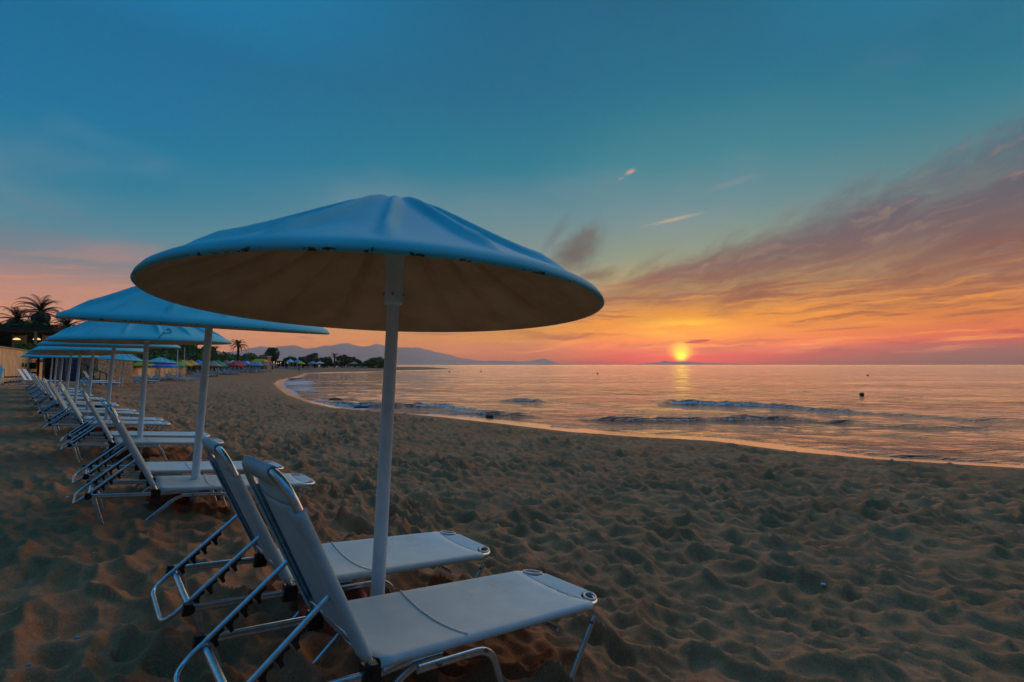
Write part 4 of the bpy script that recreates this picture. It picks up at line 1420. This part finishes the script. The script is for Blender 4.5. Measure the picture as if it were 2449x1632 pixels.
tag(o, 'lounger tipped on end at the left border by the ochre wall', 'sun lounger', 'loungers put away at the left border')

# low ochre wall and hedge
lw = wall_strip('low_wall', Vector((-46.0, 57.0)), Vector((-57.0, 85)), .5, CAMZ - .45, .3, M['ochre'], .05)
tag(lw, 'low ochre wall running behind the white loungers in the middle distance', 'wall')
hd = empty('hedge', (0, 0, 0)); tag(hd, 'long dark green hedge rising behind the coloured parasols', 'hedge')
hp = [(-49, 60), (-53, 68), (-57.5, 81), (-66, 105), (-74, 130), (-84, 162)]
r_ = random.Random(77)
mbs = MB(); mbl = MB()
for i in range(len(hp) - 1):
    a = Vector(hp[i]); b = Vector(hp[i + 1]); n = int((b - a).length / 1.5)
    for k in range(n):
        p = a.lerp(b, k / n)
        htop = 5.3 + .3 * math.sin(p.y * .21) + r_.uniform(-.45, .45)
        leaves(mbl, (p.x - 1.0 + r_.uniform(-.6, .6), p.y + r_.uniform(-.6, .6), (1.5 + htop) / 2), (1.8, 1.5, (htop - 1.5) / 2 + .2), 170, .30, r_, shell=.8)
        if k % 2 == 0: mbs.tube([(p.x - 1, p.y, 1.0), (p.x - .9, p.y + .1, htop - .6)], [.09, .03], 5)
mbl.build('foliage', M['leaf2'], hd); mbs.build('stem', M['trunk'], hd)
# trees behind the hedge
for i, (px, Yd, h, wd, lab, mt_) in enumerate([
        (352, 84, 5.6, 9, 'dark tree behind the olive parasol', 'leaf'), (395, 90, 5.8, 10, 'dark spreading tree behind the white masts', 'leaf'), (440, 98, 6.0, 9, 'green tree right of the white masts', 'leaf2'),
        (306, 74, 5.6, 8, 'dark tree behind the kiosk umbrellas', 'leaf'), (478, 108, 5.6, 8, 'round tree just left of the second umbrella pole', 'leaf2'),
        (652, 165, 7.9, 6.6, 'lone round tree standing above the far bar', 'leaf'), (620, 175, 4.5, 9, 'dark scrub left of the lone round tree', 'leaf'), (592, 160, 4.6, 12, 'dark scrub behind the end of the hedge', 'leaf')]):
    x, _ = atd(px, 850, Yd)
    tree(x, Yd, h, wd, lab, m=mt_, seed=i * 11 + 3, leaf=.28 if Yd < 100 else .36, dens=1.0, z=1.3, low=.15 if Yd < 100 else .3, grp='trees behind the far beach')
palm(*((lambda p: (p[0], 120))(atd(568, 826, 120))), 5.9, 2.7, 'lone palm with full round crown above the hedge', z=1.6, seed=21, trunk_r=.3, boss=False, fronds=44)
palm(*((lambda p: (p[0], 118))(atd(513, 836, 118))), 4.4, 2.2, 'small ragged palm half hidden by the third umbrella edge', z=1.6, seed=25, trunk_r=.25, boss=False)
for i, (px, y0, y1, Yd, lab) in enumerate([(425, 836, 865, 60, 'thick white mast among the coloured parasols'), (442, 832, 864, 62, 'thin white mast right of the thick one'), (730, 848, 872, 200, 'white flagpole in front of the far trees'), (694, 845, 870, 190, 'white flagpole above the far bar')]):
    x, z1 = atd(px, y0, Yd); _, z0 = atd(px, y1, Yd)
    mb = MB(); mb.tube([(x, Yd, min(z0, 1.4) - .3), (x, Yd, z1)], [.09 if i == 0 else .05 if i == 1 else .08, .04], 8)
    o = mb.build('mast' if i < 2 else 'flagpole', M['white']); tag(o, lab, 'mast' if i < 2 else 'flagpole')

# ---------------------------------------------------------------- far end of the bay
mq = empty('marquee', (atd(622, 868, 135)[0], 135, 1.3)); tag(mq, 'wide orange canvas marquee behind the coloured parasols', 'marquee')
mb = MB()
mb.poly([(-2.0, -1.5, 2.2), (2.0, -1.5, 2.2), (2.0, 1.5, 2.2), (-2.0, 1.5, 2.2), (-1.2, 0, 3.0), (1.2, 0, 3.0)], [(0, 1, 5, 4), (1, 2, 5), (2, 3, 4, 5), (3, 0, 4)])
cv = mb.build('canopy', CM['yellow'], mq)
for sx in (-1.9, 1.9):
    for sy in (-1.4, 1.4):
        mb = MB(); mb.tube([(sx, sy, 0), (sx, sy, 2.2)], .05, 5); mb.build('post', M['white'], mq)
rh = empty('beach_house', (atd(630, 865, 150)[0], 150, 1.3)); tag(rh, 'small pink timber house with upright battens beyond the hedge', 'building')
mb = MB(); mb.box((0, 0, 1.9), (3.4, 2.5, 3.8)); wl_ = mb.build('wall', CM['salmon'], rh)
mb = MB()
for k in range(7): mb.box((-1.5 + .5 * k, -1.30, 2.6), (.12, .08, 2.2))
mb.build('batten', CM['tan'], wl_)
mb = MB(); mb.box((0, 0, 3.92), (3.8, 2.9, .2)); mb.build('roof', M['white'], rh)
fb = empty('far_bar', (atd(692, 872, 190)[0], 190, 1.3)); tag(fb, 'long open beach bar with white posts and bright lamps', 'building')
mb = MB(); mb.box((0, 3, 1.3), (13, 3, 2.6)); mb.build('wall', M['dark'], fb)
mb = MB(); mb.box((0, 1, 2.75), (13.4, 7, .25)); mb.build('roof', M['dark'], fb)
for k in range(8):
    mb = MB(); mb.box((-5.6 + 1.6 * k, -2.2, 1.3), (.16, .16, 2.6)); mb.build('post', M['white'], fb)
for k, (xx, zz) in enumerate([(-4.8, 2.4), (-3.9, 1.9), (-3.2, 1.9), (-2.2, 2.2), (.4, 2.0), (2.9, 2.4), (4.6, 2.2)]):
    mb = MB(); mb.lathe([(0, .16), (.15, .05), (.15, -.08), (0, -.16)], 8); o = mb.build('lamp', M['lamp'], fb); o.location = (xx, -2.4, zz)
for i, (px, py, Yd, cn, lab) in enumerate([(694, 0, 182, 'white', 'tall white parasol before the far bar'), (712, 0, 180, 'light blue', 'blue canopy right of the far bar'), (719, 0, 172, 'olive', 'lime yellow parasol right of the blue canopy'), (748, 0, 178, 'light blue', 'pale blue parasol before the dark trees'), (765, 0, 190, 'white', 'small white parasol between the dark trees'), (846, 0, 196, 'tan', 'beige parasol right of the headland palm')]):
    parasol(atd(px, 870, Yd)[0], Yd, cn, lab, 'parasols around the far bar', 1.7, 3.2 if i < 2 else 2.6)
for i in range(24):
    px = 664 + i * 3.6 + rnd.uniform(-1, 1)
    Yd = 172 + rnd.uniform(-4, 6)
    put_far(atd(px, 880, Yd)[0], Yd, rnd.uniform(.3, 1.2), 'white lounger in the packed block before the far bar', 'white loungers packed before the far bar', z=1.0)
for i in range(22):
    px = [765, 770, 782, 788, 806, 812, 822, 826, 834, 838, 842, 846, 854, 858, 862, 866, 870, 874, 744, 739, 750, 878][i]
    Yd = 205 + rnd.uniform(-2, 3)
    put_far(atd(px, 880, Yd)[0], Yd, rnd.uniform(.3, 1.6), 'pale blue-white lounger in the line below the headland trees', 'loungers lined up below the headland trees', z=.95)
HT = [(688, 215, 5.5, 7, 'leaf'), (702, 222, 4.8, 6, 'leaf'), (727, 215, 5.2, 6, 'leaf'), (737, 218, 6.6, 5.5, 'leaf'), (747, 216, 7.0, 6.5, 'leaf'), (760, 225, 5.0, 7, 'leaf'), (772, 226, 5.4, 7, 'leaf'), (784, 228, 5.3, 6, 'leaf'),
      (815, 228, 6.0, 7, 'leaf'), (824, 226, 6.6, 6, 'leaf'), (835, 228, 5.4, 6, 'leaf'), (846, 232, 4.6, 7, 'leaf'), (857, 232, 3.6, 6, 'leaf'), (875, 225, 3.6, 6, 'leaf2'), (887, 225, 4.6, 8, 'leaf2'), (900, 226, 5.2, 9, 'leaf2'), (915, 228, 5.0, 9, 'leaf2'), (930, 230, 3.9, 7, 'leaf2')]
HL = ['rounded tree above the white parasol of the far bar', 'smaller tree right of the one above the bar', 'dark tree left of the tallest headland pair', 'first of the tallest pair of headland trees', 'second of the tallest pair of headland trees', 'dark tree right of the tallest pair', 'bushy tree halfway to the headland palm', 'tree just left of the headland palm', 'tree just right of the headland palm', 'tallest tree right of the headland palm', 'tree sloping down behind the beige parasol', 'low tree before the gap in the headland trees', 'lowest tree at the gap in the headland trees', 'first green tree right of the gap', 'broad green tree left of the front umbrella pole', 'highest green tree left of the front umbrella pole', 'green tree right behind the front umbrella pole', 'last green tree on the headland right of the pole']
for i, ((px, Yd, h, wd, mt_), lab) in enumerate(zip(HT, HL)):
    tree(atd(px, 870, Yd)[0], Yd, h, wd, lab, m=mt_, seed=i * 17 + 100, leaf=.42, dens=.6, z=.9, low=.05, clumps=8, grp='trees on the headland')
palm(*((lambda p: (p[0], 214))(atd(799, 858, 214))), 5.6, 2.6, 'palm with drooping crown among the headland trees', z=.9, seed=31, trunk_r=.38, boss=False, fronds=30)
palm(*((lambda p: (p[0], 212))(atd(819, 866, 212))), 3.4, 2.2, 'short palm right of the drooping headland palm', z=.9, seed=33, trunk_r=.3, boss=False, fronds=26)
for i in range(16):
    px = 836 + i * 10 + rnd.uniform(-3, 3)
    x, y = at(px, 888.5 - (px - 836) * .022, .05)
    big = 1 if px < 960 else .55
    rock(x, y + 2, (2.6 * big, 2.0, .9 * big * rnd.uniform(.6, 1.1)), 'low dark rock of the shelf at the waterline of the headland', .15, seed=i, grp='rocks along the headland')
for i, (px, py, s, lab) in enumerate([(1172, 996, (.22, .18, .10), 'small dark rock at the wave edge right of the front pole'), (866, 974, (.5, .25, .10), 'flat dark rock in the foam left of the front pole'), (803, 958, (.5, .3, .20), 'dark rock splashed by a wave in the bay'), (703, 907, (1.2, .5, .16), 'dark flat rock at the head of the bay')]):
    x, y = at(px, py, .05)
    rock(x, y, s, lab, .05, seed=i + 40, grp='rocks in the shallows')


# buoys
def buoy(px, py, s, lab):
    x, y = at(px, py, .08)
    root = empty('buoy', (x, y, .08))
    mb = MB(); mb.lathe([(0, s), (s * .55, s * .86), (s * .9, s * .45), (s, 0), (s * .88, -s * .5), (s * .5, -s * .85), (0, -s)], 18)
    mb.build('float', mat('buoy_red', (0.30, 0.05, 0.03), .4), root)
    mb = MB(); mb.tube([(s * .3, 0, s * .85), (s * .38, 0, s * 1.1), (s * .55, 0, s * 1.1), (s * .6, 0, s * .8)], s * .07, 6)
    mb.build('handle', M['plastic'], root)
    root.rotation_euler = (.2, .5, .3)
    tag(root, lab, 'buoy', 'mooring buoys on the sea')


buoy(2061, 944, .19, 'nearest red buoy floating on the right')
buoy(2075, 898, .22, 'tiny far buoy above the nearest red one')
buoy(1429, 894, .28, 'tiny buoy left of the sun reflection')
buoy(1150, 889, .30, 'tiny buoy off the headland tip, right one')
buoy(1075, 889, .30, 'tiny buoy off the headland tip, left one')


# person walking on the far beach (about 11 px tall)
def person(px, py, z, hgt, lab):
    x, y = at(px, py, z)
    root_ = empty('person', (x, y, z))
    verts = [(0, 0, .95), (0, 0, 1.2), (0, 0, 1.45), (0, 0, 1.56), (0, 0, 1.72), (.17, 0, 1.42), (.24, .05, 1.15), (.25, -.08, .9), (-.17, 0, 1.42), (-.23, -.05, 1.15), (-.24, .1, .92), (.1, 0, .9), (.11, .1, .5), (.11, .0, .06), (.11, -.14, .03), (-.1, 0, .9), (-.11, -.12, .5), (-.12, -.1, .06), (-.12, -.24, .03)]
    edges = [(0, 1), (1, 2), (2, 3), (3, 4), (2, 5), (5, 6), (6, 7), (2, 8), (8, 9), (9, 10), (0, 11), (11, 12), (12, 13), (13, 14), (0, 15), (15, 16), (16, 17), (17, 18)]
    rad_ = [.15, .14, .15, .06, .11, .07, .05, .035, .07, .05, .035, .10, .07, .045, .035, .10, .07, .045, .035]
    me = bpy.data.meshes.new('body'); me.from_pydata(verts, edges, [])
    o = bpy.data.objects.new('body', me); col.objects.link(o); o.parent = root_
    md = o.modifiers.new('skin', 'SKIN')
    for i, v_ in enumerate(me.skin_vertices[0].data if me.skin_vertices else []): pass
    if not me.skin_vertices:
        bpy.context.view_layer.update()
    return root_, o, me, rad_


def person_mesh(px, py, z, lab):
    x, y = at(px, py, z)
    root_ = empty('person', (x, y, z))
    mb = MB()
    # one lofted body: legs merge at the pelvis, arms at the shoulders
    mb.tube([(.12, -.16, .03), (.11, -.02, .07), (.11, .06, .5), (.08, 0, .92)], [.04, .05, .068, .10], 8)
    mb.tube([(-.12, .05, .03), (-.11, .14, .09), (-.11, .02, .5), (-.08, 0, .92)], [.04, .05, .068, .10], 8)
    mb.tube([(0, 0, .86), (0, 0, .95), (0, 0, 1.15), (0, 0, 1.38), (0, 0, 1.47), (0, 0, 1.54), (0, -.01, 1.60), (0, -.01, 1.68), (0, 0, 1.76)], [.12, .16, .13, .18, .12, .06, .085, .10, .05], 12)
    mb.tube([(.15, 0, 1.42), (.24, .06, 1.16), (.25, -.06, .93)], [.06, .045, .035], 7)
    mb.tube([(-.15, 0, 1.42), (-.24, -.06, 1.16), (-.25, .06, .93)], [.06, .045, .035], 7)
    mb.build('body', mat('skin_tone', (.32, .18, .12), .7), root_)
    mb = MB(); mb.tube([(0, 0, .93), (0, 0, 1.15), (0, 0, 1.38), (0, 0, 1.46)], [.165, .145, .195, .13], 12); mb.build('shirt', CM['light blue'], root_)
    mb = MB(); mb.tube([(.11, .05, .5), (.085, 0, .92)], [.085, .12], 8); mb.tube([(-.11, .02, .5), (-.085, 0, .92)], [.085, .12], 8); mb.build('shorts', M['plastic'], root_)
    mb = MB(); mb.tube([(0, .02, 1.62), (0, .02, 1.70), (0, .01, 1.785)], [.095, .112, .05], 10); mb.build('hair', M['plastic'], root_)
    root_.scale = (1.1, 1.1, 1.1)
    tag(root_, 'person in a pale top and dark shorts walking on the far sand', 'person')


person_mesh(715, 889, .55, '')

# litter on the near sand
lit = [(95, 1142, (.02, .016, .008), 'pale blue scrap of plastic on the sand left of the second loungers', 'light blue'), (160, 1190, (.022, .014, .005), 'white shell fragment left of the second lounger legs', 'white'),
       (630, 1500, (.012, .010, .005), 'tiny white pebble behind the front loungers', 'white'), (186, 1525, (.014, .008, .004), 'pale blue sliver on the dark sand at lower left', 'light blue'), (68, 1593, (.010, .009, .007), 'tiny pale blue bead in the lower left corner', 'light blue'),
       (1969, 1400, (.020, .016, .012), 'round white pebble on the open sand at lower right', 'white'), (2311, 1222, (.05, .014, .008), 'white feather lying on the sand at right', 'white')]
hm = [(px, py) for px, py, *_ in lit]
for (px, py, s, lab, cn) in lit:
    z = 1.0
    for _ in range(14):
        x, y = at(px, py, z)
        bh, dd = base_height(np.array([x]), np.array([y]))
        z = z * .4 + .6 * float(bh[0] + relief(np.array([x]), np.array([y]), dd)[0])
    x, y = at(px, py, z)
    nm = 'feather' if 'feather' in lab else 'pebble' if 'pebble' in lab else 'litter_scrap'
    r_ = rock(x, y, s, lab, z + s[2] * .6, name=nm, seed=5, grp='small scraps on the sand')
    r_.data.materials[0] = CM[cn]

mb = MB(); r_ = random.Random(5)
bits = []
for _ in range(420):
    d = 1.6 + 16 * r_.random() ** 1.6; a = R(r_.uniform(-50, 50))
    bits.append((d * math.sin(a), d * math.cos(a)))
bx = np.array([b[0] for b in bits]); by_ = np.array([b[1] for b in bits])
bh, bd = base_height(bx, by_); bz = bh + relief(bx, by_, bd)
for x, y, z in zip(bx, by_, bz):
    q_ = r_.uniform(.003, .007) * (1 + .04 * math.hypot(x, y)); t = r_.uniform(0, 6.28)
    c_, s_ = math.cos(t) * q_, math.sin(t) * q_
    mb.poly([(x - c_, y - s_, z), (x + s_ * .6, y - c_ * .6, z + .001), (x + c_, y + s_, z), (x - s_ * .6, y + c_ * .6, z + .001), (x, y, z + q_ * .7)], [(0, 1, 4), (1, 2, 4), (2, 3, 4), (3, 0, 4)])
o = mb.build('shell_fragments', M['seam']); tag(o, 'tiny pale shell fragments strewn over the sand', 'shell fragments', kind='stuff')

# ---------------------------------------------------------------- mountains
def ridge(name, pts, Yd, depth, z0=-20):
    """a mountain range: ridge line with spurs falling to both sides"""
    px = np.array([p[0] for p in pts], float); py = np.array([p[1] for p in pts], float)
    n = 420
    t = np.linspace(px[0], px[-1], n)
    hy = np.interp(t, px, py)
    xs = np.array([atd(a, b, Yd)[0] for a, b in zip(t, hy)]); zs = np.array([atd(a, b, Yd)[1] for a, b in zip(t, hy)])
    k = Yd / 9000
    zs = zs + (vnoise(xs / (160 * k), xs * 0, 90) - .5) * 26 * k * np.clip(zs / 120, 0, 1) + (vnoise(xs / (45 * k), xs * 0, 91) - .5) * 9 * k * np.clip(zs / 120, 0, 1)
    rows = 15
    Xm = np.zeros((rows, n)); Ym = np.zeros((rows, n)); Zm = np.zeros((rows, n))
    for i in range(rows):
        q_ = (i - 7) / 7
        Xm[i] = xs; Ym[i] = Yd + q_ * depth
        sp_ = vnoise(xs / (420 * k) + q_, xs * 0 + q_ * 2.2, 92)
        Zm[i] = z0 + (zs - z0) * np.clip(1 - abs(q_) ** .9 * (0.75 + .5 * sp_), 0, 1) if abs(q_) > 0 else zs
    o = grid_mesh(name, Xm, Ym, Zm, M['mount'], wrap=False)
    tag(o, kind='structure')
    return o


ridge('mountains', [(420, 850), (500, 846), (560, 842), (578, 838), (600, 831), (625, 829), (650, 831), (672, 829), (690, 826), (705, 826), (725, 831), (740, 834), (754, 833), (777, 827), (796, 826), (815, 822), (834, 823), (850, 825), (866, 828), (880, 827), (899, 822), (930, 828), (952, 832), (1003, 833), (1030, 838), (1054, 844), (1090, 853), (1122, 861), (1190, 864), (1258, 865), (1272, 864), (1285, 859), (1303, 858), (1320, 865), (1340, 870), (1400, 872)], 9000, 1500)
ridge('distant_island', [(1530, 871), (1560, 867.5), (1575, 866.5), (1589, 862), (1600, 865.5), (1620, 866.5), (1641, 864), (1660, 867), (1690, 869), (1742, 870), (1800, 871.5)], 10500, 600)

# ---------------------------------------------------------------- evening haze
HAZE = True
if HAZE:
    mb = MB(); mb.box((0, 0, 210 - 8), (23400, 23400, 436))
    hz = mb.build('haze', None)
    hm_ = bpy.data.materials.new('haze_air'); hm_.use_nodes = True
    n_ = hm_.node_tree; n_.nodes.clear()
    pv = n_.nodes.new('ShaderNodeVolumePrincipled'); ou = n_.nodes.new('ShaderNodeOutputMaterial')
    pv.inputs['Color'].default_value = (1.0, 0.88, 0.86, 1)
    pv.inputs['Density'].default_value = HAZE_D
    pv.inputs['Anisotropy'].default_value = 0.45
    n_.links.new(pv.outputs[0], ou.inputs['Volume'])
    hz.data.materials.clear(); hz.data.materials.append(hm_)
    tag(hz, kind='stuff')
